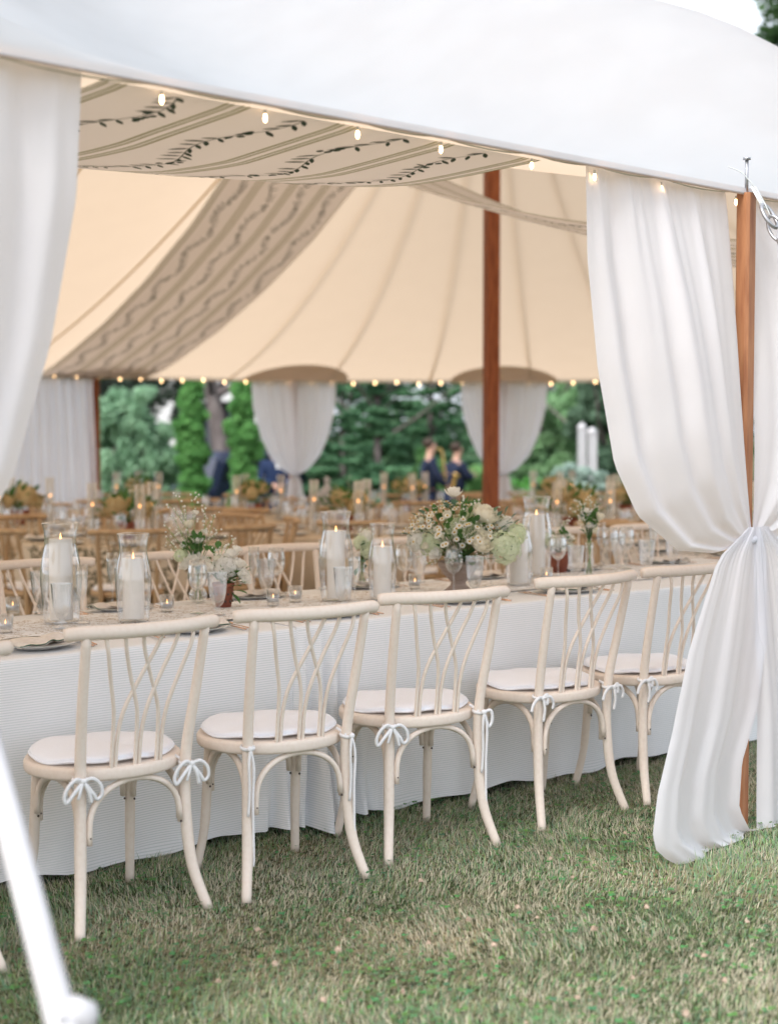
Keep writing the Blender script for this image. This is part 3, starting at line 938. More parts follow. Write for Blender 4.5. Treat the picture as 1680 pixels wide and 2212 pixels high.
# ------------------------------------------------------------------ chairs
def make_chair(wood, tie_l, tie_r, name='crossback_chair'):
    root = empty(name)
    W_ = [M[wood], M['screw']]
    seat = MB(); seat.lathe([(0.001, .437), (.232, .437), (.242, .440), (.246, .447), (.246, .467), (.242, .474), (.228, .4765), (.001, .474)], 40)
    for i, v in enumerate(seat.v):                      # flatter across the back, a little wider at the front
        x, y, z = v
        if y < 0: y *= 0.86
        seat.v[i] = (x * (1.0 + 0.02 * (y > 0)), y, z)
    seat.build('seat', M[wood], root)
    for s in (-1, 1):
        p = crom([(s * .204, -.262, .878), (s * .197, -.222, .70), (s * .187, -.187, .54), (s * .183, -.175, .44), (s * .184, -.174, .30), (s * .195, -.192, .14), (s * .225, -.24, 0)], 6)
        m = MB(); m.tube(p, list(np.interp(np.linspace(0, 1, len(p)), [0, .45, .75, 1], [.0145, .0178, .0185, .0155])), 12); m.build('leg', M[wood], root)
        p = crom([(s * .165, .135, .443), (s * .170, .142, .30), (s * .176, .155, .14), (s * .192, .185, 0)], 5)
        m = MB(); m.tube(p, [.016] * 6 + [.0165] * 4 + [.015] * (len(p) - 10), 12); m.build('leg', M[wood], root)
    cr = crom([(-.262, -.232, .885), (-.205, -.262, .889), (-.11, -.292, .889), (0, -.303, .889), (.11, -.292, .889), (.205, -.262, .889), (.262, -.232, .885)], 5)
    nr = len(cr)
    m = MB(); m.tube(cr, [.0165 if (k in (0, nr - 1)) else .0200 for k in range(nr)], 12, flat=1.05); m.build('crest_rail', M[wood], root)
    def cy(x): return -.303 + .041 * (abs(x) / .205) ** 2
    for b, (tl, tr) in zip((-.078, 0.0, .078), ((-.152, .036), (-.094, .094), (-.036, .152))):
        for sgn, tx in ((-1, tl), (1, tr)):
            x0 = b + sgn * .0075
            yb = -.192 if abs(b) < .01 else -.186
            p = crom([(x0, yb, .462), (x0, yb - .012, .56), (x0 + (tx - x0) * .12, yb - .034, .65), (x0 + (tx - x0) * .52, -.25, .75), (x0 + (tx - x0) * .85, -.278, .83), (tx, cy(tx), .885)], 5)
            MB().tube(p, .0062, 8).build('slat', M[wood], root)
    def brace(a, b, drop, top, inset):
        a = Vector(a); b = Vector(b)
        P_ = []
        for k in range(21):
            t = k / 20
            f = math.sin(PI * t)
            q = a.lerp(b, 0.5 - 0.5 * math.cos(PI * t) if 0.08 < t < 0.92 else (0.0 + 0.015 if t < .5 else 1 - .015))
            q = a.lerp(b, 0.5 - 0.5 * math.cos(PI * t))
            q.z = drop + (top - drop) * (f ** 0.75)
            P_.append(q)
        m = MB(); m.tube([P_[0] - Vector((0, 0, .03))] + P_, .0095, 8, flat=1.25)
        for q in (P_[0], P_[-1]):
            m.ball((q.x, q.y - .009, q.z - .008), .004, 6, mi=1)
        m.build('brace', W_, root)
    brace((-.158, -.180, .3), (.158, -.180, .3), .285, .432, 0)
    brace((-.150, .150, .3), (.150, .150, .3), .295, .432, 0)
    brace((-.180, -.150, .3), (-.172, .125, .3), .295, .430, 0)
    brace((.180, -.150, .3), (.172, .125, .3), .295, .430, 0)
    c = MB(); prof = [(.001, .4785), (.15, .479), (.215, .481), (.229, .488), (.228, .497), (.212, .503), (.14, .508), (.001, .510)]
    c.lathe(prof, 44)
    for i, v in enumerate(c.v):
        x, y, z = v; a = math.atan2(y, x); r = math.hypot(x, y)
        if y < 0: y *= 0.80
        z += 0.004 * math.sin(3 * a + 1) * (r / .23) + 0.003 * math.sin(7 * a) * (r / .23) ** 2
        c.v[i] = (x, y + .008, z)
    cu = c.build('seat_cushion', M['cushion'], root)
    pp = []
    for k in range(45):
        a = 2 * PI * k / 44; y = math.sin(a) * .2295; x = math.cos(a) * .2295
        if y < 0: y *= 0.80
        pp.append((x, y + .008, .4885 + 0.004 * math.sin(3 * a + 1) + 0.003 * math.sin(7 * a)))
    MB().tube(pp, .0035, 6, cap=False).build('piping', M['cushion'], cu)
    for s, kind in ((-1, tie_l), (1, tie_r)):
        if kind is None: continue
        t = MB(); px_, py_ = s * .1845, -.176; zc = .452 if kind == 'bow' else .468
        ring = [(px_ + .0215 * math.cos(2 * PI * k / 14), py_ + .0215 * math.sin(2 * PI * k / 14), zc + .004 * math.sin(2 * PI * k / 14 * 1)) for k in range(15)]
        t.tube(ring, .0038, 6, flat=1.6)
        t.tube([(px_ * .85, py_ + .02, zc + .022), (px_ * .93, py_ + .008, zc + .012), (px_ + s * -.012, py_ - .016, zc + .003)], .0036, 6, flat=1.4)
        K = Vector((px_ + s * .004, py_ - .027, zc))
        t.ball(tuple(K), .0105, 8, sq=(1.15, .8, .9))
        def rib(pts, r=.0042): t.tube(crom([K + Vector(q) for q in pts], 6), r, 6, flat=1.5)
        if kind == 'bow':
            rib([(0, 0, 0), (.028, -.006, .006), (.055, -.004, -.016), (.062, 0, -.046), (.046, 0, -.058), (.028, -.004, -.036), (0, 0, 0)])
            rib([(0, 0, 0), (-.026, -.006, .010), (-.050, -.004, -.008), (-.062, 0, -.036), (-.055, 0, -.056), (-.034, -.004, -.032), (0, 0, 0)])
            rib([(0, 0, 0), (.014, -.006, -.028), (.026, -.002, -.066)])
            rib([(0, 0, 0), (-.012, -.006, -.026), (-.018, -.002, -.05)])
        elif kind == 'short':
            rib([(0, 0, 0), (.03, -.006, .004), (.052, -.002, -.02), (.050, 0, -.045)])
            rib([(0, 0, 0), (-.024, -.004, .004), (-.046, 0, -.016), (-.058, 0, -.044)])
            rib([(0, 0, 0), (.006, -.004, -.04), (.002, 0, -.085)])
            rib([(0, 0, 0), (.018, -.004, .012), (.022, -.002, -.024), (.008, 0, -.012), (0, 0, 0)])
        else:
            rib([(0, 0, 0), (.010, -.004, -.06), (.008, 0, -.17), (.012, .004, -.33), (.010, .004, -.37)])
            rib([(0, 0, 0), (-.008, -.004, -.05), (-.004, 0, -.13), (-.008, .002, -.21)])
            if kind == 'longbow':
                rib([(0, 0, 0), (.026, -.004, .004), (.034, -.002, -.03), (.02, 0, -.052), (0, 0, 0)])
        t.build('tie', M['tie'], cu)
    return root

def chair_at(c, fwd_deg):                              # rotation so that local +y looks along the given heading
    return math.radians(fwd_deg)
chairs_front = []
# midpoint of the rear feet, read off the lawn; local +y points at the table
RF = [((174, 2036), (450, 1962)), ((540, 1952), (786, 1898)), ((849, 1870), (1066, 1827)), ((1182, 1794), (1342, 1752))]
GF = 'pale wooden chairs along the near side of the long table'
ties = [('bow', 'bow'), ('long', 'long'), ('bow', 'longbow'), ('short', 'short')]
labs = ['pale crossback chair nearest the camera, both cushion ties in looped bows',
        'pale crossback chair with long straight cushion ties hanging down both rear legs',
        'pale crossback chair in front of the large flower bowl, one bow and one long tie',
        'pale crossback chair with short knotted ties, just before the curtained end chair']
for (a, b), tt_, lab in zip(RF, ties, labs):
    A = on_height(*a); B = on_height(*b)
    mid = (A + B) / 2; r = (B - A); ang = math.atan2(r.y, r.x)
    c = make_chair('pale_wood', *tt_)
    f = Vector((-math.sin(ang), math.cos(ang), 0))
    p = mid + f * .24; p.z = gz(mid.x, mid.y) - 0.003
    c.location = p; c.rotation_euler = (0, 0, ang); c.scale = (1, 1, 1.025)
    tag(c, lab, 'chair', GF); chairs_front.append(c)
protoF = chairs_front[3]
A = on_height(1398, 1740); r_ = math.radians(38)
p = A + Vector((math.cos(r_), math.sin(r_), 0)) * .225 + Vector((-math.sin(r_), math.cos(r_), 0)) * .24
p.z = gz(A.x, A.y) - .003
chairs_front.append(copy_tree(protoF, None, p, r_, 'pale crossback chair half hidden behind the knotted white curtain', GF))
A = on_height(6, 2100); r_ = math.radians(44)
p = A - Vector((math.cos(r_), math.sin(r_), 0)) * .225 + Vector((-math.sin(r_), math.cos(r_), 0)) * .24; p.z = gz(A.x, A.y) - .003
chairs_front.append(copy_tree(chairs_front[0], None, p, r_, 'pale crossback chair cut off by the picture edge, only one leg showing', GF))
# far side of the long table
GB = 'pale wooden chairs along the far side of the long table'
back_s = [.86, 1.50, 2.10, 2.72, 3.34, 3.96, 4.56]
back_lab = ['far side pale chair behind the tall hurricane lamp', 'far side pale chair behind the bud vase of roses', 'far side pale chair behind the flute and wine glasses mid table',
            'far side pale chair behind the shorter central hurricane lamp', 'far side pale chair behind the large flower bowl', 'far side pale chair behind the small posy in a pot', 'far side pale chair beyond the crystal glasses by the curtain']
for s, lab in zip(back_s, back_lab):
    p = TP0 + TE * s + TN * (1.56 + (0.06 if s < 1 else 0)); p.z = gz(p.x, p.y)
    copy_tree(chairs_front[0], None, p, math.atan2(TE.y, TE.x) + PI + [.05, -.04, .03, -.03, .02, .05, -.02][back_s.index(s)], lab, GB)

# ------------------------------------------------------------------ the long table's cloths
def tz(s, m): q = TP0 + TE * s + TN * m; return gz(q.x, q.y) + TH
def tpt(s, m, h=0.0):
    q = TP0 + TE * s + TN * m
    return Vector((q.x, q.y, gz(q.x, q.y) + TH + h))
def sm(px, py, h=0.0):
    p = on_height(px, py, TH + h) - TP0
    return p.dot(TE), p.dot(TN)
def tablecloth(s0, s1, label, dz, bunch_at, seed):
    mb = MB(); UV = []; P = []
    ss = [s0 + (s1 - s0) * k / 240 for k in range(241)]
    rows = [('b', d) for d in (0.73, .55, .35, .18, .05)] + [('t', 0)] + [('t', k) for k in (.012, .05, .2, .4, .6, .8, 1.0, 1.15, 1.188, 1.2)]
    front = [('f', d) for d in (0.0, .012, .04, .1, .18, .26, .34, .42, .5, .58, .66, .70, .735)]
    R = random.Random(seed)
    ph = [R.uniform(0, 6) for _ in range(6)]
    def fold(s, d):
        k = (d / .74) ** 1.5
        f = .5 * math.sin(s * 5.1 + ph[0]) + .3 * math.sin(s * 11 + ph[1] + 1.5 * d) + .15 * math.sin(s * 23 + ph[2])
        b = math.exp(-((s - bunch_at) / (.07 + .10 * k)) ** 2)
        g = b * (.6 * math.sin(s * 95 + 5 * d) + .5 * math.sin(s * 57 + 9 * d * d) + .5)
        return k * (.038 * f + .085 * g) + .022 * b * math.sin(s * 90 + 4 * d) * min(1, d * 6)
    order = [('f', d) for d in reversed([r[1] for r in front])] + [('t', m) for m in (.012, .05, .2, .4, .6, .8, 1.0, 1.15, 1.188)] + [('k', d) for d in (0, .012, .05, .18, .35, .55, .73)]
    for kind, q in order:
        for s in ss:
            if kind == 'f':
                m = -.0 - fold(s, q) - .018 * (q / .74); h = -q
                if q > .7: h += .012 * math.sin(s * 7.3 + ph[3]) + .008 * math.sin(s * 19)
                if q < .004: m = 0.003; h = -.003
                v = -q
            elif kind == 't': m = q; h = 0; v = q
            else: m = TW + fold(s + 3, q); h = -q - (0.003 if q < .01 else 0); v = TW + q
            a = tpt(s, m, h + dz)
            P.append(tuple(a)); UV.append((s, v))
    # closing ends: drop at both ends
    mb.grid(P, 241, len(order))
    for s_, sg in ((s0, -1), (s1, 1)):
        E_ = []
        for d in (0, .1, .3, .5, .73):
            for k in range(31):
                m = TW * k / 30
                a = tpt(s_ + sg * (.004 + (d / .73) * (.03 + .02 * math.sin(m * 14))), m, -d + dz - .001)
                E_.append(tuple(a)); UV.append((m, d))
        mb.grid(E_, 31, 5)
    o = mb.build('tablecloth', M['cloth'], None, uv=UV)
    tag(o, label, 'tablecloth', 'ribbed cloths on the long table')
S_J = 1.21
tablecloth(-1.3, S_J, 'white ribbed tablecloth to the ground behind the two nearest chairs', 0, S_J - .03, 1)
tablecloth(S_J - .10, 4.9, 'white ribbed tablecloth to the ground on the curtain end of the long table', 0.004, S_J + .03, 5)
def runner():
    P = []
    n = 120
    for m in (0.36, .5, .65, .8, .95):
        for k in range(n):
            s = -1.28 + 6.1 * k / (n - 1)
            P.append(tuple(tpt(s, m + .012 * math.sin(s * 5 + m * 3), .0085)))
    mb = MB(); mb.grid(P, n, 5)
    tag(mb.build('table_runner', M['runner']), 'white runner with brown leaf print down the middle of the long table', 'table runner')
runner()
ON = .0095

# ------------------------------------------------------------------ tableware prototypes
def obj_at(o, p, rz=0.0, label=None, cat=None, group=None):
    o.location = p; o.rotation_euler = (0, 0, rz)
    return tag(o, label, cat, group)
class Kit:
    "first call hands out the built thing, later calls copy it"
    def __init__(s, fn): s.fn = fn; s.o = None
    def __call__(s, p, rz=0.0, label=None, cat=None, group=None, scale=None):
        if s.o is None: s.o = s.fn(); c = s.o
        else: c = copy_tree(s.o)
        if scale: c.scale = (scale, scale, scale)
        return obj_at(c, p, rz, label, cat, group)
TAB = math.atan2(TE.y, TE.x)
wine = Kit(lambda: MB().lathe([(.001, .002), (.034, .0015), (.035, .003), (.02, .006), (.006, .011), (.0038, .02), (.0034, .055), (.0036, .085), (.008, .092), (.022, .100), (.034, .118), (.0395, .142), (.039, .165), (.035, .19), (.0315, .212), (.0303, .212), (.0338, .19), (.0377, .165), (.038, .142), (.0325, .12), (.02, .104), (.001, .097)], 32).build('wine_glass', M['glass']))
flute = Kit(lambda: MB().lathe([(.001, .002), (.030, .0015), (.031, .003), (.015, .006), (.0045, .012), (.0035, .03), (.0036, .085), (.007, .094), (.016, .115), (.0215, .145), (.0235, .185), (.024, .226), (.0228, .226), (.0222, .185), (.020, .145), (.0145, .117), (.001, .1)], 28).build('flute_glass', M['glass']))
def crystal_mesh():
    m = MB()
    m.lathe([(.001, .002), (.031, .0015), (.032, .004), (.018, .008), (.009, .013), (.0085, .022), (.013, .027), (.0085, .033)], 32)
    m.lathe([(.0085, .033), (.019, .042), (.027, .06), (.0325, .085), (.0355, .115), (.038, .150), (.0392, .168)], 64, ribs=16, ramp=.035)
    m.lathe([(.0375, .168), (.0362, .150), (.0335, .115), (.030, .085), (.024, .06), (.001, .046)], 64, ribs=16, ramp=-.02)
    return m
goblet = Kit(lambda: crystal_mesh().build('crystal_goblet', M['crystal']))
def votive_fn():
    r = empty('votive_candle')
    MB().lathe([(.001, .001), (.024, .001), (.0265, .01), (.030, .067), (.0275, .067), (.0245, .014), (.001, .012)], 28).build('glass_cup', M['crystal'], r)
    MB().lathe([(.001, .0135), (.0238, .0135), (.0242, .030), (.001, .029)], 20).build('wax', M['wax'], r)
    flame_on(r, (0, 0, .0295), .5)
    return r
def flame_on(r, c, s=1.0):
    MB().tube([c, (c[0] + .0005, c[1], c[2] + .009 * s)], .0011 * s, 6).build('wick', M['wick'], r)
    MB().lathe([(.0003, .004 * s), (.0045 * s, .011 * s), (.0052 * s, .016 * s), (.0032 * s, .026 * s), (.0003, .040 * s)], 10, c).build('flame', M['flame'], r)
votive = Kit(votive_fn)
def hurricane(h, r, name='hurricane_vase'):
    k = r; prof = [(.001, .003), (k * .80, .002), (k * .84, .012), (k * .86, h * .06), (k * .93, h * .25), (k * 1.0, h * .42), (k * .99, h * .52), (k * .88, h * .66), (k * .78, h * .76), (k * .755, h * .83), (k * .79, h * .92), (k * .87, h - .003), (k * .885, h), (k * .865, h + .002), (k * .85, h - .003)]
    return MB().lathe(prof, 48).build(name, M['hurricane'])
def pillar(h, r):
    e = empty('pillar_candle')
    MB().lathe([(.001, 0), (r * .98, 0), (r, .004), (r, h - .006), (r * .985, h - .001), (r * .93, h), (r * .86, h - .006), (.001, h - .012)], 36).build('wax', M['wax'], e)
    flame_on(e, (0, 0, h - .011), .8)
    return e
def plate_fn():
    r = empty('dinner_plate')
    MB().lathe([(.001, .003), (.07, .002), (.078, .001), (.085, .006), (.118, .014), (.136, .018), (.137, .020), (.118, .018), (.088, .0105), (.001, .0085)], 48).build('plate_body', M['plate'], r)
    MB().lathe([(.1355, .0178), (.1385, .0182), (.1385, .0212), (.1355, .0208)], 48).build('rim', M['plate_rim'], r)
    return r
plate = Kit(plate_fn)
def napkin_fn():
    r = empty('folded_napkin')
    P = []
    nu, nv = 22, 10
    for j in range(nv):
        for i in range(nu):
            u = i / (nu - 1); v = j / (nv - 1)
            x = (u - .5) * .25; y = (v - .5) * .115 * (1 + .25 * math.sin(u * 5))
            z = .024 + .012 * math.sin(PI * v) * (1 + .4 * math.sin(9 * u)) + .006 * math.sin(14 * u + 3 * v) - .010 * abs(2 * u - 1) ** 3
            P.append((x, y, max(z, .0215)))
    m = MB(); m.grid(P, nu, nv); m.grid([(a, b, c - .006) for a, b, c in P], nu, nv)
    m.build('cloth', M['napkin'], r)
    e = MB(); e.tube(P[:nu], .0014, 5); e.tube([P[j * nu + nu - 1] for j in range(nv)], .0014, 5); e.build('edging', M['napkin_edge'], r)
    return r
napkin = Kit(napkin_fn)
def fork_fn():
    m = MB(); m.tube([(0, -.1, .003), (0, -.03, .0045), (0, .04, .003), (0, .055, .004)], [.0055, .0035, .003, .006], 8, flat=.4)
    for k in (-1.5, -.5, .5, 1.5): m.tube([(k * .0028, .052, .004), (k * .0042, .07, .005), (k * .0044, .1, .004)], .0015, 5)
    return m.build('fork', M['copper'])
fork = Kit(fork_fn)
def knife_fn():
    m = MB(); m.tube([(0, -.11, .003), (0, -.02, .0045), (0, .0, .004)], [.006, .0045, .003], 8, flat=.5)
    m.tube([(0, .0, .004), (.001, .05, .004), (.002, .1, .004), (.0, .12, .004)], [.005, .009, .008, .002], 8, flat=.15)
    return m.build('knife', M['copper'])
knife = Kit(knife_fn)
def spoon_fn():
    m = MB(); m.tube([(0, -.1, .003), (0, -.03, .0045), (0, .045, .003)], [.0055, .0035, .003], 8, flat=.4)
    m.ball((0, .066, .006), .02, 12, sq=(.9, 1.35, .25))
    return m.build('spoon', M['copper'])
spoon = Kit(spoon_fn)

# places laid along both sides
who_f = ['the cut-off chair', 'the nearest chair', 'the long-tied chair', 'the chair facing the flower bowl', 'the short-tied chair', 'the curtained chair']
cs = [(chairs_front[i].location - TP0).dot(TE) for i in (5, 0, 1, 2, 3, 4)]
def setting(s, side, who, seen=True):
    m0 = .185 if side == 0 else TW - .185
    rz = TAB if side == 0 else TAB + PI
    dr = 1 if side == 0 else -1
    j = lambda a: random.uniform(-a, a)
    P_ = lambda ds, dm, h=0.0: tpt(s + dr * ds, m0 + dr * dm, .0045 + h)
    plate(P_(0, 0), rz, 'white plate with grey rim laid before ' + who, 'plate', 'plates on the long table')
    napkin(P_(j(.01), j(.01)), rz + .2 + j(.3), 'green edged napkin folded on the plate before ' + who, 'napkin', 'napkins on the long table')
    fork(P_(-.175, j(.01)), rz + j(.1), 'outer rose gold fork beside the plate before ' + who, 'fork', 'rose gold forks')
    fork(P_(-.152, j(.01)), rz + j(.1), 'inner rose gold fork beside the plate before ' + who, 'fork', 'rose gold forks')
    knife(P_(.158, j(.01)), rz + j(.1), 'rose gold knife beside the plate before ' + who, 'knife', 'rose gold knives')
    spoon(P_(.183, j(.01)), rz + j(.1), 'rose gold spoon beside the plate before ' + who, 'spoon', 'rose gold spoons')
for s, who in zip(cs, who_f): setting(s, 0, who)
for s, lab in zip(back_s, back_lab): setting(s, 1, 'the chair ' + ' '.join(lab.split(' pale chair ')[1].split()[:6]))

# glasses, by where each foot stands on the cloth
GL = [
 ('goblet', 134, 1363, 'cut crystal goblet in front of the tallest hurricane lamp at the table end'),
 ('flute', 178, 1352, 'slim flute standing just right of the tallest hurricane lamp'),
 ('flute', 231, 1312, 'tall flute between the first two hurricane lamps'),
 ('goblet', 268, 1318, 'cut crystal goblet behind the second hurricane lamp'),
 ('wine', 292, 1314, 'wine glass half hidden by the second hurricane lamp'),
 ('wine', 427, 1330, 'wine glass in front of the white rose bud vase'),
 ('goblet', 470, 1334, 'cut crystal goblet in front of the dark red pot'),
 ('flute', 549, 1298, 'flute beside the right edge of the white blossoms'),
 ('goblet', 575, 1296, 'cut crystal goblet behind the wine glass mid table'),
 ('wine', 597, 1292, 'wine glass beside the flute mid table'),
 ('goblet', 742, 1322, 'cut crystal goblet in front of the taller central hurricane lamp'),
 ('flute', 766, 1318, 'flute between the two central hurricane lamps'),
 ('wine', 872, 1284, 'wine glass right of the shorter central hurricane lamp'),
 ('wine', 980, 1290, 'wine glass in front of the large flower bowl'),
 ('goblet', 1025, 1292, 'cut crystal goblet in front of the large flower bowl'),
 ('flute', 1060, 1272, 'small flute at the right of the large flower bowl'),
 ('wine', 1205, 1256, 'wine glass in front of the terracotta pot'),
 ('goblet', 1243, 1262, 'cut crystal goblet right of the terracotta pot'),
 ('wine', 1318, 1234, 'wine glass left of the pair beyond the slim stem vase'),
 ('goblet', 1334, 1226, 'stemmed goblet between the two wine glasses near the curtain'),
 ('wine', 1352, 1232, 'wine glass right of the pair beyond the slim stem vase'),
 ('goblet', 1396, 1248, 'cut crystal goblet nearest the knotted curtain'),
 ('flute', 1410, 1222, 'flute behind the goblet nearest the curtain'),
 ('flute', 1290, 1224, 'flute just behind the slim stem vase'),
 ('goblet', 1452, 1228, 'cut crystal goblet half behind the knotted curtain'),
 ('wine', 1470, 1222, 'wine glass half behind the knotted curtain'),
 ('wine', 1120, 1250, 'wine glass behind the shorter hurricane lamp right of the flowers'),
 ('goblet', 905, 1262, 'cut crystal goblet under the left flowers of the large bowl'),
 ('flute', 700, 1275, 'flute behind the taller central hurricane lamp'),
 ('goblet', 60, 1322, 'cut crystal goblet left of the tallest hurricane lamp'),
]
for kd, px, py, lab in GL:
    s, m = sm(px, py)
    m = min(max(m, .04), TW - .04)
    {'goblet': goblet, 'flute': flute, 'wine': wine}[kd](tpt(s, m, .010), random.uniform(0, 6), lab, 'glass', {'goblet': 'cut crystal goblets', 'flute': 'flute glasses', 'wine': 'wine glasses'}[kd])
VO = [(361, 1326, 'glass votive right of the second hurricane lamp'), (590, 1313, 'glass votive in front of the mid table flute'), (638, 1305, 'glass votive beside the taller central hurricane lamp'),
      (896, 1276, 'glass votive left of the wine glass by the flower bowl'), (1137, 1262, 'clear glass votive in front of the shorter right hurricane lamp'), (12, 1372, 'glass votive at the cropped end of the table'),
      (28, 1330, 'glass votive just left of the tallest hurricane lamp'), (742, 1284, 'glass votive between the two central hurricane lamps'), (1180, 1262, 'glass votive near the terracotta pot')]
for px, py, lab in VO:
    s, m = sm(px, py); votive(tpt(s, m, .010), 0, 'lit ' + lab, 'candle', 'votive candles')
HU = [(133, 1350, .385, .080, .315, .0445, 'tallest hurricane glass at the table end', 'tall pillar candle in the hurricane glass at the table end'),
      (289, 1348, .338, .070, .235, .041, 'second hurricane glass from the table end', 'pillar candle in the second hurricane glass from the table end'),
      (726, 1302, .375, .074, .285, .039, 'taller of the two central hurricane glasses', 'pillar candle in the taller central hurricane glass'),
      (826, 1300, .320, .062, .215, .039, 'shorter of the two central hurricane glasses', 'pillar candle in the shorter central hurricane glass'),
      (1120, 1268, .310, .064, .200, .041, 'shorter hurricane glass right of the flower bowl', 'shorter pillar candle right of the flower bowl'),
      (1158, 1248, .385, .078, .290, .042, 'tall hurricane glass right of the flower bowl', 'tall pillar candle right of the flower bowl')]
for px, py, h, r, ch, cr_, lab, lab2 in HU:
    s, m = sm(px, py); m = min(m, TW - .1); p = tpt(s, m, .0095)
    obj_at(hurricane(h, r), p, 0, 'clear ' + lab, 'hurricane vase', 'hurricane glasses on the long table')
    obj_at(pillar(ch, cr_), p + Vector((0, 0, .0115)), 0, 'lit white ' + lab2, 'candle', 'pillar candles on the long table')

# ------------------------------------------------------------------ flowers
def petal_grid(mb, base, out, up, L, W, cup, curl, mi=0, n=4):
    side = out.cross(up).normalized(); P = []
    for j in range(n):
        v = j / (n - 1); wv = W * math.sin(PI * min(.98, .12 + .62 * v)) 
        for i in range(n):
            u = 2 * i / (n - 1) - 1
            h = up * (L * math.sin(v * cup)) / max(cup, .3) + out * (L * (1 - math.cos(v * cup)) / max(cup, .3) + curl * v * v)
            q = base + h + side * u * wv / 2 - out * (abs(u) ** 2) * W * .18 * -1
            P.append(q)
    mb.grid(P, n, n, mi)
def rose_mesh(r, petals=26, open_=1.0, R=None):
    R = R or random.Random(1); mb = MB()
    for k in range(petals):
        f = k / petals; a = k * 2.4 + R.uniform(-.2, .2)
        o = Vector((math.cos(a), math.sin(a), 0))
        tilt = .15 + 1.05 * f * open_
        up = (Vector((0, 0, 1)) * math.cos(tilt) + o * math.sin(tilt)).normalized()
        ou = (o * math.cos(tilt) - Vector((0, 0, 1)) * math.sin(tilt)).normalized() * -1
        petal_grid(mb, o * r * .12 * f + Vector((0, 0, -r * .35)), ou, up, r * (.95 + .25 * f), r * (.55 + .55 * f), .9, R.uniform(0, r * .05), n=5)
    return mb
def hydrangea_mesh(r, n=90, R=None, fs=.32):
    R = R or random.Random(2); mb = MB()
    for k in range(n):
        z = 1 - 1.55 * (k + .5) / n; a = k * 2.39996; q = math.sqrt(max(0, 1 - z * z))
        d = Vector((q * math.cos(a), q * math.sin(a), z)); c = d * r * R.uniform(.78, 1.12)
        t1 = d.orthogonal().normalized(); t2 = d.cross(t1); an = R.uniform(0, 6)
        for p in range(4):
            b = an + p * PI / 2
            e = t1 * math.cos(b) + t2 * math.sin(b); s = d.cross(e); L = r * fs * R.uniform(.8, 1.1)
            mb.add([c, c + e * L * .5 - s * L * .42 + d * L * .12, c + e * L * 1.0 + d * L * .05, c + e * L * .5 + s * L * .42 + d * L * .12], [(0, 1, 2, 3)])
    return mb
def daisy_mesh(r):
    mb = MB(); n = 11
    for k in range(n):
        a = 2 * PI * k / n; e = Vector((math.cos(a), math.sin(a), 0)); s = Vector((-e.y, e.x, 0))
        mb.add([e * r * .25 - s * r * .1, e * r * .8 - s * r * .22 + Vector((0, 0, .08 * r)), e * r, e * r * .8 + s * r * .22 + Vector((0, 0, .08 * r)), e * r * .25 + s * r * .1], [(0, 1, 2, 3, 4)])
    mb.ball((0, 0, r * .1), r * .36, 8, mi=1, sq=(1, 1, .65))
    return mb
def leaf_into(mb, p, d, L, W, mi=0, droop=.2):
    d = d.normalized(); s = d.cross(Vector((0, 0, 1)))
    if s.length < .1: s = Vector((1, 0, 0))
    s.normalize(); n = s.cross(d)
    prof = [(0, .08), (.18, .6), (.42, 1), (.68, .85), (.88, .45), (1, .02)]
    P = []
    for t, wv in prof:
        c = p + d * L * t - Vector((0, 0, droop * L * t * t))
        P += [c - s * W / 2 * wv + n * W * .12 * wv, c, c + s * W / 2 * wv + n * W * .12 * wv]
    mb.grid(P, 3, len(prof), mi)
def sprays(mb, base, tips, R, mi_stem=1, mi_bl=0, bs=.006, nb=9):
    for tip in tips:
        mid = (base + tip) / 2 + Vector((R.uniform(-.02, .02), R.uniform(-.02, .02), .02))
        p = crom([base, mid, tip], 5); mb.tube(p, .0011, 4, mi=mi_stem)
        for k in range(nb):
            c = Vector(p[-1 - (k % 5)]) + Vector((R.gauss(0, .012), R.gauss(0, .012), R.gauss(0, .012)))
            mb.tube([Vector(p[-1 - (k % 5)]), c], .0006, 3, mi=mi_stem, cap=False)
            mb.ball(tuple(c), bs * R.uniform(.5, 1), 5, mi=mi_bl)
def bloom(kind, r, loc, root, dirv, rz=0):
    if (kind, r) not in _bl:
        if kind == 'rose': o = rose_mesh(r, 20, .75).build('bloom', M['petal'])
        elif kind == 'peony': o = rose_mesh(r, 44, 1.1).build('bloom', M['petal'])
        elif kind == 'white': o = rose_mesh(r, 14, 1.3).build('bloom', M['white_petal'])
        elif kind == 'hyd': o = hydrangea_mesh(r).build('bloom', M['white_petal'])
        elif kind == 'greenhyd': o = hydrangea_mesh(r, 110, fs=.26).build('bloom', M['green_petal'])
        elif kind == 'goldhyd': o = hydrangea_mesh(r, 70).build('bloom', M['gold_petal'])
        elif kind == 'daisy': o = daisy_mesh(r).build('daisy', [M['white_petal'], M['yellow']])
        _bl[(kind, r)] = o
    else:
        o = copy_tree(_bl[(kind, r)])
    o.parent = root; o.location = loc
    o.rotation_euler = Vector(dirv).to_track_quat('Z', 'Y').to_euler()
    return o
_bl = {}
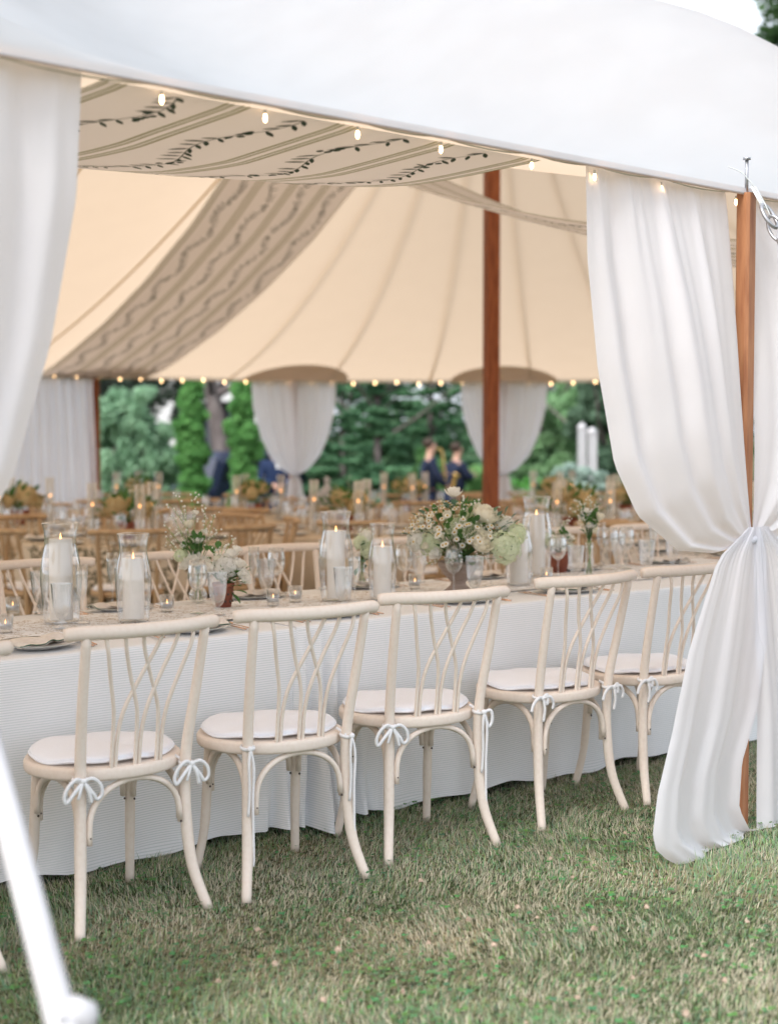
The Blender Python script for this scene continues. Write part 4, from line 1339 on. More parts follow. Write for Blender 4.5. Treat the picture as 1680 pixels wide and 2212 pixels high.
def arrangement(loc, label, blooms, leaves, sprs, pot, group='flower arrangements on the long table', seed=1, cat='flower arrangement', name='flower_arrangement', stuffing=None):
    R = random.Random(seed)
    root = empty(name, loc, 0, label, cat, group)
    pot(root)
    top = Vector((0, 0, stuffing or .12))
    for kind, r, x, y, z in blooms:
        p = Vector((x, y, z)); d = (p - top) + Vector((0, -.02, .02))
        bloom(kind, r, p, root, d)
    if leaves:
        for mname, lst, nm in leaves:
            mb = MB()
            for (x, y, z, L, W) in lst:
                p = Vector((x, y, z)); d = (p - top).normalized() + Vector((R.uniform(-.5, .5), R.uniform(-.5, .5), R.uniform(-.3, .4)))
                leaf_into(mb, p, d, L, W)
                mb.tube([top, (top + p) / 2 + Vector((0, 0, .01)), p], .0012, 4, cap=False)
            mb.build('foliage', M[mname], root)
    if sprs:
        mb = MB()
        sprays(mb, top, [Vector(t) for t in sprs], R)
        mb.build('blossom_spray', [M['white_petal'], M['stem']], root)
    return root
def ell_pts(n, rx, ry, rz, c, seed, lo=.75, zmin=-.5):
    R = random.Random(seed); out = []
    while len(out) < n:
        v = Vector((R.gauss(0, 1), R.gauss(0, 1), R.gauss(0, 1))).normalized()
        if v.z < zmin: continue
        k = R.uniform(lo, 1.05)
        out.append((c[0] + v.x * rx * k, c[1] + v.y * ry * k, c[2] + v.z * rz * k))
    return out
def pot_compote(root):
    MB().lathe([(.001, .0), (.062, .0), (.064, .006), (.05, .018), (.036, .03), (.032, .045), (.045, .058), (.07, .085), (.088, .115), (.094, .135), (.089, .136), (.083, .115), (.001, .07)], 48).build('bowl', M['stone'], root)
    MB().lathe([(.001, -.001), (.068, -.001), (.068, .004), (.001, .004)], 32).build('base_mat', M['terracotta'], root)
s, m = sm(990, 1284)
Lc = tpt(s, m, .010)
right = Vector((1, 0, 0))
big_bl = [('peony', .062, .060, -.05, .315), ('peony', .060, .045, -.115, .215), ('greenhyd', .062, .125, -.08, .20), ('rose', .026, -.135, -.05, .30), ('rose', .024, -.075, -.11, .235), ('rose', .030, -.055, -.075, .32),
          ('white', .036, -.035, -.04, .415), ('rose', .022, -.035, -.13, .165), ('rose', .022, -.12, -.08, .20), ('white', .030, -.09, -.10, .17), ('greenhyd', .05, -.10, -.03, .21), ('greenhyd', .045, .02, .02, .30),
          ('hyd', .045, .13, .0, .27), ('greenhyd', .04, .165, -.04, .25), ('greenhyd', .05, -.02, -.02, .27), ('hyd', .04, -.15, -.02, .22)]
da = ell_pts(100, .205, .17, .15, (-.03, -.02, .25), 11, .85, -.3)
big_bl = [(k_, r_b * 1.12, x * 1.36 + .024, y, .13 + (z - .13) * 1.06) for k_, r_b, x, y, z in big_bl]
big_bl += [('daisy', .0145, x, -abs(y) - .01, z) for x, y, z in da]
lv1 = [(x, y, z, R_, R_ * .62) for (x, y, z), R_ in zip(ell_pts(130, .20, .15, .15, (0, -.0, .23), 4, .7, -.6), [random.uniform(.03, .06) for _ in range(130)])]
lv2 = [(x, y, z, .042, .034) for x, y, z in [(.17, -.05, .33), (.20, -.05, .35), (.225, -.05, .325), (.235, -.06, .30), (.20, -.07, .30), (.18, -.06, .28), (-.18, -.05, .33), (-.155, -.06, .345), (-.20, -.05, .27), (-.215, -.05, .255), (.02, -.14, .16), (.045, -.15, .145), (.03, -.145, .13), (.19, -.06, .20), (.215, -.06, .185), (-.02, -.04, .385), (-.05, -.05, .37), (-.12, -.1, .26), (.15, -.05, .35), (-.10, -.07, .30)]]
arrangement(Lc, 'large cream and white bouquet of peonies, daisies and hydrangea in a ribbed stone bowl', big_bl, [('leaf', lv1, 0), ('blue_leaf', lv2, 1)],
            [(-.16, -.06, .36), (-.19, -.05, .30), (.16, -.06, .37), (.21, -.05, .28), (.02, -.04, .42), (-.10, -.05, .38), (-.16, -.08, .17), (.19, -.07, .22), (.08, -.05, .41), (.12, -.10, .33), (.06, -.12, .30), (-.06, -.12, .30), (0, -.13, .36), (.15, -.11, .27), (.20, -.06, .34), (-.12, -.11, .28), (.03, -.14, .25), (.1, -.14, .16), (-.05, -.15, .14), (-.14, -.1, .13), (-.2, -.06, .22)], pot_compote, seed=5, stuffing=.13)
def pot_bud(root):
    MB().lathe([(.001, .002), (.028, .002), (.038, .018), (.040, .035), (.030, .055), (.014, .072), (.012, .10), (.018, .125), (.0165, .125), (.0105, .10), (.0125, .073), (.028, .054), (.038, .035), (.001, .006)], 28).build('vase', M['glass'], root)
    m = MB()
    for k in range(6):
        a = k * 1.05; m.tube([(.02 * math.cos(a), .02 * math.sin(a), .008), (.006 * math.cos(a + 2), .006 * math.sin(a + 2), .09), (.01 * math.cos(a), .01 * math.sin(a), .14)], .0016, 5)
    m.build('stems', M['stem'], root)
s, m = sm(428, 1305); P_ = tpt(s, m, .010)
arrangement(P_, 'wispy posy with one upright white rose in a round glass bud vase', [('rose', .033, -.035, -.0, .325), ('white', .045, -.01, -.03, .175), ('white', .035, .035, -.03, .165), ('white', .03, -.05, -.02, .155), ('greenhyd', .03, -.07, 0, .20), ('white', .028, .0, .0, .26), ('white', .022, -.06, 0, .24), ('white', .020, -.01, 0, .38), ('white', .018, .03, 0, .30)],
            [('leaf', [(x, y, z, .04, .02) for x, y, z in ell_pts(42, .06, .05, .09, (-.01, 0, .22), 8, .3)], 0)],
            [(-.10, 0, .36), (-.12, .01, .42), (-.02, 0, .44), (.03, 0, .42), (-.14, 0, .33), (.07, 0, .37), (.09, .0, .31), (-.05, 0, .40), (-.13, 0, .27), (-.10, -.02, .22), (-.09, .02, .46), (.0, 0, .475), (.05, 0, .35), (-.07, -.02, .30)], pot_bud, seed=8, stuffing=.13)
def pot_terra(holes=True, sc_=1.0):
    def f(root):
        m = MB(); m.lathe([(.001, 0), (.030 * sc_, 0), (.032 * sc_, .003), (.043 * sc_, .085), (.046 * sc_, .086), (.047 * sc_, .10), (.043 * sc_, .10), (.040 * sc_, .085), (.001, .08)], 28)
        if holes:
            for k in range(10):
                for zz in (.025, .055):
                    a = 2 * PI * k / 10 + (zz > .03) * .3; r = .0325 + (zz / .085) * .0105
                    m.ball((r * sc_ * math.cos(a), r * sc_ * math.sin(a), zz), .0055, 6, mi=1)
        m.build('pot', [M['terracotta'], M['screw']], root)
    return f
s, m = sm(483, 1316); P_ = tpt(s, m, .010)
arrangement(P_, 'white hydrangea and sweet pea posy in a dark red pierced pot', [('hyd', .050, .01, -.02, .165), ('white', .038, .075, -.02, .135), ('white', .035, .062, -.01, .175), ('white', .034, .03, 0, .215), ('white', .025, .055, 0, .235), ('rose', .03, -.02, -.01, .19), ('white', .03, .09, -.03, .115), ('white', .04, -.045, -.02, .15)],
            [('leaf', [(x, y, z, .05, .03) for x, y, z in ell_pts(34, .07, .05, .05, (.02, 0, .12), 9, .5)] + [(.05, -.03, .07, .06, .03), (.045, -.04, .09, .05, .028), (.04, -.04, .06, .05, .026), (-.04, 0, .22, .05, .035), (-.02, 0, .24, .045, .03)], 0)],
            [(.0, 0, .26), (.04, 0, .28), (-.03, 0, .25)], pot_terra(), seed=9, stuffing=.08)
s, m = sm(782, 1276); P_ = tpt(s, m, .010)
arrangement(P_, 'small green and white posy standing between the two central hurricane glasses', [('greenhyd', .040, 0, 0, .21), ('hyd', .030, .02, 0, .24), ('greenhyd', .032, .025, -.02, .17)],
            [('leaf', [(x, y, z, .04, .024) for x, y, z in ell_pts(26, .04, .04, .06, (.01, 0, .15), 12, .4)], 0), ('blue_leaf', [(x, y, z, .036, .03) for x, y, z in ell_pts(10, .04, .04, .05, (.01, 0, .12), 13, .4)], 0)], [(.02, 0, .28)], pot_bud, seed=10, stuffing=.12)
s, m = sm(1208, 1240); P_ = tpt(s, min(m, 1.0), .010)
arrangement(P_, 'cream posy in a plain terracotta pot right of the tall hurricane glass', [('white', .040, .03, -.02, .17), ('hyd', .035, .0, -.03, .15), ('greenhyd', .035, -.05, -.02, .16), ('rose', .028, .045, -.03, .13)] + [('daisy', .011, x, y, z) for x, y, z in ell_pts(22, .06, .04, .05, (0, -.02, .15), 21)],
            [('leaf', [(x, y, z, .045, .028) for x, y, z in ell_pts(30, .07, .05, .06, (0, 0, .14), 19, .5)], 0)], [(-.05, 0, .25), (.03, 0, .26), (-.09, 0, .21), (.0, 0, .24)], pot_terra(False, 1.15), seed=14, stuffing=.09)
def pot_stem(root):
    MB().lathe([(.001, .002), (.022, .002), (.024, .01), (.022, .06), (.018, .13), (.021, .16), (.0195, .16), (.0165, .13), (.0205, .06), (.001, .006)], 28).build('vase', M['glass'], root)
    m = MB()
    for k in range(5):
        a = k * 1.3; m.tube([(.014 * math.cos(a), .014 * math.sin(a), .01), (.004, 0, .09), (.01 * math.cos(a), .01 * math.sin(a), .17)], .0019, 5)
    m.build('stems', M['stem'], root)
s, m = sm(1272, 1248); P_ = tpt(s, m, .010)
arrangement(P_, 'airy white posy in a slim clear stem vase', [('rose', .034, .045, -.02, .275), ('white', .028, .0, -.02, .24), ('white', .024, -.03, -.01, .27), ('rose', .02, .02, -.03, .21), ('white', .024, -.02, -.02, .31)] + [('daisy', .010, x, y, z) for x, y, z in ell_pts(16, .05, .03, .06, (-.01, -.02, .24), 33)],
            [('leaf', [(x, y, z, .045, .022) for x, y, z in ell_pts(34, .05, .04, .08, (0, 0, .24), 29, .4)], 0)], [(-.05, 0, .36), (0, 0, .38), (.03, 0, .36), (-.08, 0, .31), (-.02, 0, .35)], pot_stem, seed=16, stuffing=.16)

# ------------------------------------------------------------------ round tables further in
brown = make_chair('brown_wood', None, None)
brown_used = [False]
def brown_chair(p, rz, label):
    global brown
    if not brown_used[0]:
        brown.location = p; brown.rotation_euler = (0, 0, rz); tag(brown, label, 'chair', 'brown wooden chairs round the far tables'); brown_used[0] = True
    else: copy_tree(brown, None, p, rz, label, 'brown wooden chairs round the far tables')
TABS = [  # x, y, radius, cloth, words
 (-3.30, 13.4, .85, 'tan_print', 'leaf print table by the curtain wall'),
 (-1.95, 11.2, .80, 'tan_print', 'leaf print table behind the tall hurricane'),
 (-1.35, 15.0, .85, 'tan_cloth', 'tan table before the conical trees'),
 (-0.35, 12.3, .80, 'tan_cloth', 'tan table behind the central hurricanes'),
 (1.50, 12.0, .80, 'tan_cloth', 'tan table beside the centre pole'),
 (2.20, 9.7, .80, 'grey_print', 'grey floral table near the knotted curtain'),
 (2.35, 14.8, .85, 'tan_cloth', 'tan table past the golden hydrangeas'),
 (0.20, 16.6, .85, 'tan_cloth', 'tan table before the musicians'),
 (-2.85, 17.0, .8, 'tan_cloth', 'tan table near the dark side pole'),
 (1.95, 17.6, .8, 'tan_cloth', 'tan table by the far curtained poles'),
]
def round_cloth(r, m, seed):
    mb = MB(); P = []; R = random.Random(seed); n = 120
    nf = R.randint(9, 12); ph = R.uniform(0, 6)
    for (rr, z, k) in [(.01, .76, 0), (r * .5, .76, 0), (r * .95, .76, 0), (r, .757, 0), (r + .008, .745, .1), (r + .02, .6, .4), (r + .03, .4, .7), (r + .05, .2, 1), (r + .07, .02, 1.2)]:
        for i in range(n):
            a = 2 * PI * i / n
            q = rr + .05 * k * (math.sin(nf * a + ph) + .4 * math.sin(2.3 * nf * a)) 
            P.append((q * math.cos(a), q * math.sin(a), z))
    mb.grid(P, n, 9, wrap=True)
    return mb.build('round_tablecloth', M[m])
placed = [Vector((c.location.x, c.location.y, 0)) for c in chairs_front]
placed += [TP0 + TE * s + TN * 1.56 for s in back_s]
wine_far = Kit(lambda: MB().lathe([(.001, .001), (.034, .002), (.004, .01), (.0036, .09), (.022, .100), (.038, .13), (.039, .16), (.0315, .212)], 14).build('wine_glass', M['crystal']))
gob_far = Kit(lambda: MB().lathe([(.001, .001), (.031, .003), (.009, .02), (.019, .042), (.032, .085), (.039, .168)], 16, ribs=8, ramp=.05).build('crystal_goblet', M['crystal']))
def taper_fn():
    r = empty('candle_tube')
    MB().lathe([(.001, .002), (.04, .002), (.038, .004), (.038, .42), (.0365, .42), (.0365, .006)], 20).build('glass_tube', M['hurricane'], r)
    MB().tube([(0, 0, .003), (0, 0, .24)], .011, 10).build('taper', M['wax'], r)
    MB().lathe([(.0003, .0), (.005, .009), (.006, .015), (.0003, .032)], 8, (0, 0, .245)).build('flame', M['flame'], r)
    return r
taper = Kit(taper_fn)
chair_ways = ['near side', 'near right side', 'right side', 'far right side', 'far side', 'far left side', 'left side', 'near left side']
for ti, (x, y, r, cm, words_) in enumerate(TABS):
    z = gz(x, y)
    o = round_cloth(r, cm, ti)
    o.location = (x, y, z)
    tag(o, ('draped cloth of the ' + words_), 'tablecloth', 'round tables under the tent')
    for k in range(8):
        a = -PI / 2 + k * PI / 4 + .2 * math.sin(ti * 2.2)
        rr = r + .17
        p = Vector((x + rr * math.cos(a), y + rr * math.sin(a), 0))
        if any((p - q).length < .5 for q in placed): continue
        if any(j != ti and (Vector((t[0], t[1], 0)) - p).length < t[2] + .22 for j, t in enumerate(TABS)): continue
        if (p - PEAK).length < .3 or (p - PEAK).length > 6.3 and (p - PEAK).dot(N) > 0: continue
        rel = p - TP0
        if rel.dot(TN) < 1.85 and rel.dot(TE) < 5.3: continue
        if abs(p.x) > .31 * p.y + .2: continue
        placed.append(p); p.z = gz(p.x, p.y)
        brown_chair(p, a + PI / 2 + .06 * math.sin(k * 3 + ti), 'brown chair, %s of the %s' % (chair_ways[k], words_))
    tz_ = z + .762
    R = random.Random(40 + ti)
    for k in range(8):
        a = -PI / 2 + k * PI / 4 + .2 * math.sin(ti * 2.2)
        if y < 16:
            plate(Vector((x + (r - .17) * math.cos(a), y + (r - .17) * math.sin(a), tz_)), a, 'plate laid on the ' + words_, 'plate', 'plates on the ' + words_)
            gob_far(Vector((x + (r - .36) * math.cos(a + .2), y + (r - .36) * math.sin(a + .2), tz_)), 0, 'cut goblet on the ' + words_, 'glass', 'goblets on the ' + words_)
            if k % 2 == 0: napkin(Vector((x + (r - .17) * math.cos(a), y + (r - .17) * math.sin(a), tz_)), a, 'napkin on a plate of the ' + words_, 'napkin', 'napkins on the ' + words_)
        wine_far(Vector((x + (r - .33) * math.cos(a - .1), y + (r - .33) * math.sin(a - .1), tz_)), 0, 'wine glass on the ' + words_, 'glass', 'wine glasses on the ' + words_)
    for k in range(3):
        a = k * 2.1 + ti
        taper(Vector((x + .27 * math.cos(a), y + .27 * math.sin(a), tz_)), 0, 'lit taper tube on the ' + words_, 'candle', 'candle tubes on the ' + words_)
    gold = ['goldhyd', 'goldhyd', 'goldhyd']
    big = 1.35 if ti == 4 else 1.0
    def potf(root, b=big): MB().lathe([(.001, 0), (.06, 0), (.05, .02), (.045, .05), (.09 * b, .12), (.085, .13), (.001, .1)], 20).build('pot', M['terracotta'], root)
    pts_ = ell_pts(11, .15 * big, .15 * big, .09 * big, (0, 0, .22), 60 + ti, .8, -.2)
    arrangement(Vector((x, y, tz_)), 'golden centrepiece bouquet on the ' + words_, [('goldhyd', .065, a_, b_, c_) for a_, b_, c_ in pts_[:7]] + [('rose', .03, a_, b_, c_ + .05) for a_, b_, c_ in pts_[9:]],
                [('leaf', [(a_, b_, c_, .09, .05) for a_, b_, c_ in ell_pts(50, .20 * big, .20 * big, .13 * big, (0, 0, .21), 80 + ti, .7, -.4)], 0)],
                [(.1, 0, .40), (-.1, 0, .38), (.02, 0, .43)], potf, group='golden centrepieces on the round tables', seed=ti, stuffing=.12)

# white lantern on the far table
def lantern():
    x, y = (706 - 840) / 3238 * 15.6, 15.6
    root = empty('lantern', (x, y, gz(x, y) + .762 if False else gz(x, y)), 0, 'white bottle-shaped garden lantern on a post beyond the round tables', 'lantern')
    MB().lathe([(.001, .0), (.06, .0), (.05, .03), (.022, .06), (.02, .80), (.06, .82), (.085, .84), (.085, .86), (.001, .86)], 16).build('post', M['white_paint'], root)
    MB().lathe([(.07, .861), (.085, .90), (.088, .98), (.06, 1.03), (.03, 1.05), (.022, 1.10), (.04, 1.12), (.02, 1.14), (.001, 1.16)], 20).build('lamp_body', M['white_paint'], root)
# ------------------------------------------------------------------ garden beyond the tent
def leaf_cloud(centres, radii, n, size, colA, colB, seed, flat=.5, shell=.5, up=0.0):
    "n small leaf faces spread through blobs; colour varies by blob and leaf"
    g = np.random.default_rng(seed)
    C = np.array(centres, float); Rr = np.array(radii, float)
    wts = (Rr[:, 0] * Rr[:, 1] * Rr[:, 2]) ** .67; wts /= wts.sum()
    k = g.choice(len(C), n, p=wts)
    d = g.normal(size=(n, 3)); d /= np.linalg.norm(d, axis=1)[:, None]
    rad = shell + (1 - shell) * g.random(n) ** .6
    p = C[k] + d * Rr[k] * rad[:, None]
    a = g.normal(size=(n, 3)); a[:, 2] = a[:, 2] * flat + up; a /= np.linalg.norm(a, axis=1)[:, None]
    b = np.cross(a, g.normal(size=(n, 3))); b /= np.linalg.norm(b, axis=1)[:, None]
    s = size * g.uniform(.6, 1.3, n)[:, None]
    V = np.stack([p - a * s, p - b * s * .45, p + a * s, p + b * s * .45], 1).reshape(-1, 3)
    F = (np.arange(n) * 4)[:, None] + np.arange(4)[None]
    t = np.clip(g.random(len(C))[k] * .6 + g.random(n) * .4, 0, 1)[:, None]
    col_ = np.array(colA) * (1 - t) + np.array(colB) * t
    return V, F, np.repeat(col_, 4, 0)
def tree(name, label, x, y, h, crown, n, size, cA, cB, seed, trunk_r=.12, cat='tree', group=None, lean=0.0, limbs=6, base_h=0.0, flat=.5, up=0.0, clumps=40, trunk=True, cf=1.0):
    """crown: list of (cx,cy,cz,rx,ry,rz) lobes relative to the foot"""
    z = gz(x, y)
    root = empty(name, (x, y, z), 0, label, cat, group)
    R = random.Random(seed)
    cs_, rs_ = [], []
    for (cx, cy_, cz, rx, ry, rz_) in crown:
        for q in range(clumps):
            v = Vector((R.gauss(0, 1), R.gauss(0, 1), R.gauss(0, 1))).normalized() * R.uniform(.35, 1)
            cs_.append((cx + v.x * rx, cy_ + v.y * ry, cz + v.z * rz_)); f = R.uniform(.14, .30)
            f *= cf; rs_.append((rx * f, ry * f, rz_ * f * .8))
    V, F, Cc = leaf_cloud(cs_, rs_, n, size, cA, cB, seed, flat, .3, up)
    raw_mesh('crown', V, F, M['leafy'], root, Cc)
    if trunk:
        t = MB()
        p = [(0, 0, -.1), (lean * .1, 0, h * .25), (lean * .35, .05, h * .5), (lean * .7, 0, h * .8)]
        t.tube(crom(p, 5), [trunk_r * (1.25 - .9 * k / 15) for k in range(16)], 12)
        for q in range(limbs):
            zz = h * R.uniform(.3, .7); a = R.uniform(0, 6.28); L = h * R.uniform(.15, .3)
            st = Vector((lean * zz / h * .7, 0, zz))
            t.tube(crom([st, st + Vector((math.cos(a) * L * .5, math.sin(a) * L * .5, L * .3)), st + Vector((math.cos(a) * L, math.sin(a) * L, L * .7))], 4), [trunk_r * .45 * (1 - .09 * k) for k in range(9)], 8)
        t.build('trunk', M['bark'], root)
    return root
def wx(px, y): return (px - 840) / 3238 * y
def cone_tree(label, px, y, wd, h, seed):
    g = []
    for k in range(20):
        f = k / 19
        r = wd / 2 * .82 * (math.sin(PI * min(.97, .18 + f * .82)) ** .6) * (1.0 + .12 * math.sin(k * 2.1 + seed))
        g.append((.04 * math.sin(k * 1.7), 0, .25 + f * (h - .3), r, r, h / 14))
    return tree('conical_tree', label, wx(px, y), y, h, g, 40000, .035, (.09, .26, .07), (.22, .48, .15), seed, .05, group='clipped conical evergreens in the garden', limbs=0, clumps=22, flat=1.0, up=1.6, cf=1.7)
cone_tree('bright green conical evergreen left of the grey tree trunk', 415, 25, .62, 3.2, 3)
cone_tree('bright green conical evergreen touching the vase-shaped curtain', 527, 25, .62, 3.3, 6)
tree('weeping_shrub', 'tall pale green feathery shrub beside the white curtain wall', wx(285, 26), 26, 2.4, [(0, 0, 1.0, .75, .6, 1.1), (.15, 0, 2.0, .6, .5, .7), (-.35, 0, 1.6, .55, .5, 1.0), (.5, 0, 1.1, .45, .5, .9), (-.55, 0, 2.1, .4, .4, .6)], 34000, .05, (.18, .34, .20), (.42, .62, .42), 5, .05, cat='shrub', group='garden shrubs beyond the tent', flat=.9)
tree('broad_tree', 'dark leafy trees behind the pale feathery shrub', wx(240, 38), 38, 7, [(0, 0, 4.0, 2.2, 2, 2.2), (1.5, 0, 3.4, 1.5, 1.5, 1.4)], 15000, .10, (.08, .12, .09), (.18, .22, .18), 15, .16, group='garden trees beyond the tent')
tree('leaning_tree', 'grey leaning tree trunk with thin twigs between the conical evergreens', wx(490, 30), 30, 6, [(-.25, 0, 4.9, 1.2, 1, 1.1)], 3500, .07, (.08, .10, .07), (.16, .17, .12), 16, .21, lean=-.9, group='garden trees beyond the tent')
def pine(px, y, h, w_, seed, label, cA=(.06, .15, .08), cB=(.18, .37, .19), n=30000, size=.075):
    lobes = []
    R = random.Random(seed)
    for k in range(14):
        f = k / 13; zz = .5 + f * (h - .8); r = w_ * (1 - f * .75) * R.uniform(.75, 1.1)
        a = R.uniform(0, 6.28)
        lobes.append((math.cos(a) * r * .35, math.sin(a) * r * .35, zz, r, r * .8, h * .045))
    return tree('pine_tree', label, wx(px, y), y, h, lobes, n, size, cA, cB, seed, .07, group='dark evergreens beyond the tent', limbs=10, clumps=12, flat=.35)
pine(815, 27, 5.2, 1.35, 21, 'dark spreading evergreen between the two vase-shaped curtains')
pine(930, 30, 6, 1.5, 22, 'dark evergreen behind the suited saxophone player')
pine(740, 31, 6, 1.2, 23, 'dark evergreen beside the vase-shaped curtain over the musicians')
tree('round_shrub', 'bright green bushy shrub behind the suited musicians', wx(955, 28), 28, 1.7, [(0, 0, .9, .75, .5, .75)], 14000, .05, (.16, .38, .12), (.36, .62, .26), 24, .05, cat='shrub', group='garden shrubs beyond the tent')
tree('round_shrub', 'low bright green shrub at the foot of the curtain past the centre pole', wx(1155, 25), 25, 1.3, [(0, 0, .65, .5, .4, .55), (-.4, 0, .5, .3, .3, .4)], 11000, .04, (.10, .34, .07), (.24, .56, .15), 25, .04, cat='shrub', group='garden shrubs beyond the tent')
tree('broad_tree', 'light green tree rising behind the white garden posts', wx(1215, 31), 31, 4.5, [(0, 0, 2.2, 1.0, .9, 1.1), (-.4, 0, 1.3, .7, .7, .8)], 22000, .07, (.18, .36, .17), (.38, .58, .32), 26, .1, group='garden trees beyond the tent')
tree('broad_tree', 'grey green tree at the edge of the near curtain behind the posts', wx(1300, 28), 28, 4.2, [(.1, 0, 2.4, .8, .8, .8), (.3, 0, 1.2, .7, .6, .9)], 22000, .06, (.09, .18, .11), (.2, .3, .2), 27, .1, group='garden trees beyond the tent')
tree('silver_shrub', 'pale silvery shrub below the white garden posts', wx(1255, 23.5), 23.5, 1.25, [(0, 0, .75, .6, .5, .55)], 11000, .045, (.30, .42, .34), (.5, .62, .56), 28, .04, cat='shrub', group='garden shrubs beyond the tent')
pine(1190, 36, 8, 2.2, 29, 'tall dark evergreen above the right garden posts', n=22000, size=.1)
pine(1420, 33, 7, 2.0, 30, 'dark evergreen hidden mostly by the near knotted curtain', n=16000, size=.1)
pine(600, 36, 8, 1.8, 31, 'dark evergreen behind the conical trees', n=18000, size=.1)
tree('tall_tree', 'tall tree whose leafy tip shows above the tent roof', 8.75, 26.5, 9.5, [(-.9, 0, 9.1, 1.7, 1.4, 1.7), (0, 0, 7.3, 2.3, 2, 1.7), (.3, 0, 5.2, 2.4, 2, 1.7), (-.3, 0, 9.0, 1.5, 1.4, 1.0)], 30000, .10, (.04, .10, .04), (.12, .22, .08), 33, .22, limbs=14, group='garden trees beyond the tent')
# distant wood as one mass
def far_wood():
    g = np.random.default_rng(50); cs_, rs_ = [], []
    for k in range(330):
        x = g.uniform(-34, 34); cs_.append((x, 52 + g.uniform(-4, 6), g.uniform(-.5, 9.5 if x < -8 or x > -2 else 4.5))); r = g.uniform(.9, 2.2); rs_.append((r, r, r * .8))
    V, F, Cc = leaf_cloud(cs_, rs_, 110000, .20, (.03, .09, .04), (.12, .23, .11), 51, .6, .5)
    tag(raw_mesh('far_woodland', V, F, M['leafy'], None, Cc), 'dense dark green woodland closing the view behind the garden', 'woodland', kind='stuff')
far_wood()
def hedge():
    g = np.random.default_rng(60); cs_, rs_ = [], []
    x0, x1 = wx(180, 33), wx(1500, 33)
    for k in range(240):
        x = g.uniform(x0, x1); y = 33 + g.uniform(-.4, .4); cs_.append((x, y, gz(x, y) + g.uniform(.1, 1.3))); r = g.uniform(.25, .5); rs_.append((r, r, r))
    V, F, Cc = leaf_cloud(cs_, rs_, 52000, .06, (.11, .22, .12), (.26, .42, .23), 61, .6, .4)
    tag(raw_mesh('hedge', V, F, M['leafy'], None, Cc), 'loose green hedge running across the back of the garden', 'hedge')
hedge()
# white house glimpsed between the trees
def house():
    y = 44; x0, x1 = wx(318, y), wx(560, y); z = gz(0, y)
    root = empty('white_house', ((x0 + x1) / 2, y, z), 0, 'white house glimpsed between the feathery shrub and conical trees', 'house')
    hw = (x1 - x0) / 2
    MB().box((-hw, 0, 0), (hw, 6, 4.2)).build('wall', M['siding'], root, smooth=False)
    m = MB(); m.add([(-hw - .3, -.3, 4.15), (hw + .3, -.3, 4.15), (hw + .3, 3, 6.2), (-hw - .3, 3, 6.2), (hw + .3, 6.3, 4.15), (-hw - .3, 6.3, 4.15)], [(0, 1, 2, 3), (3, 2, 4, 5), (0, 3, 5), (1, 4, 2), (0, 5, 4, 1)]); m.build('roof', M['shingle'], root, smooth=False)
    for xx in (-hw + 1.3, .3, hw - .7):
        f = MB().box((xx - .5, -.05, 1.3), (xx + .5, -.002, 2.9)).build('window', M['white_paint'], root, smooth=False)
        MB().box((xx - .42, -.07, 1.38), (xx + .42, -.052, 2.82)).build('pane', M['pane'], f, smooth=False)
house()
# white garden posts
def posts():
    for px, py_t, lab in ((1256, 925, 'slim white wooden post left of its taller twin'), (1278, 935, 'broad white wooden post beside the grey green tree')):
        y = 24.5; x = wx(px, y); z = gz(x, y); h = 1.5 - (py_t - 930) / 3238 * y - z
        root = empty('garden_post', (x, y, z), .2, lab, 'post', 'white garden posts')
        wd = .055 if px < 1270 else .065
        MB().box((-wd, -wd, 0), (wd, wd, h)).build('shaft', M['white_paint'], root, smooth=False)
        MB().lathe([(wd * 1.5, h + .002), (wd * 1.5, h + .03), (.02, h + .1)], 4).build('cap', M['white_paint'], root, smooth=False)
posts()
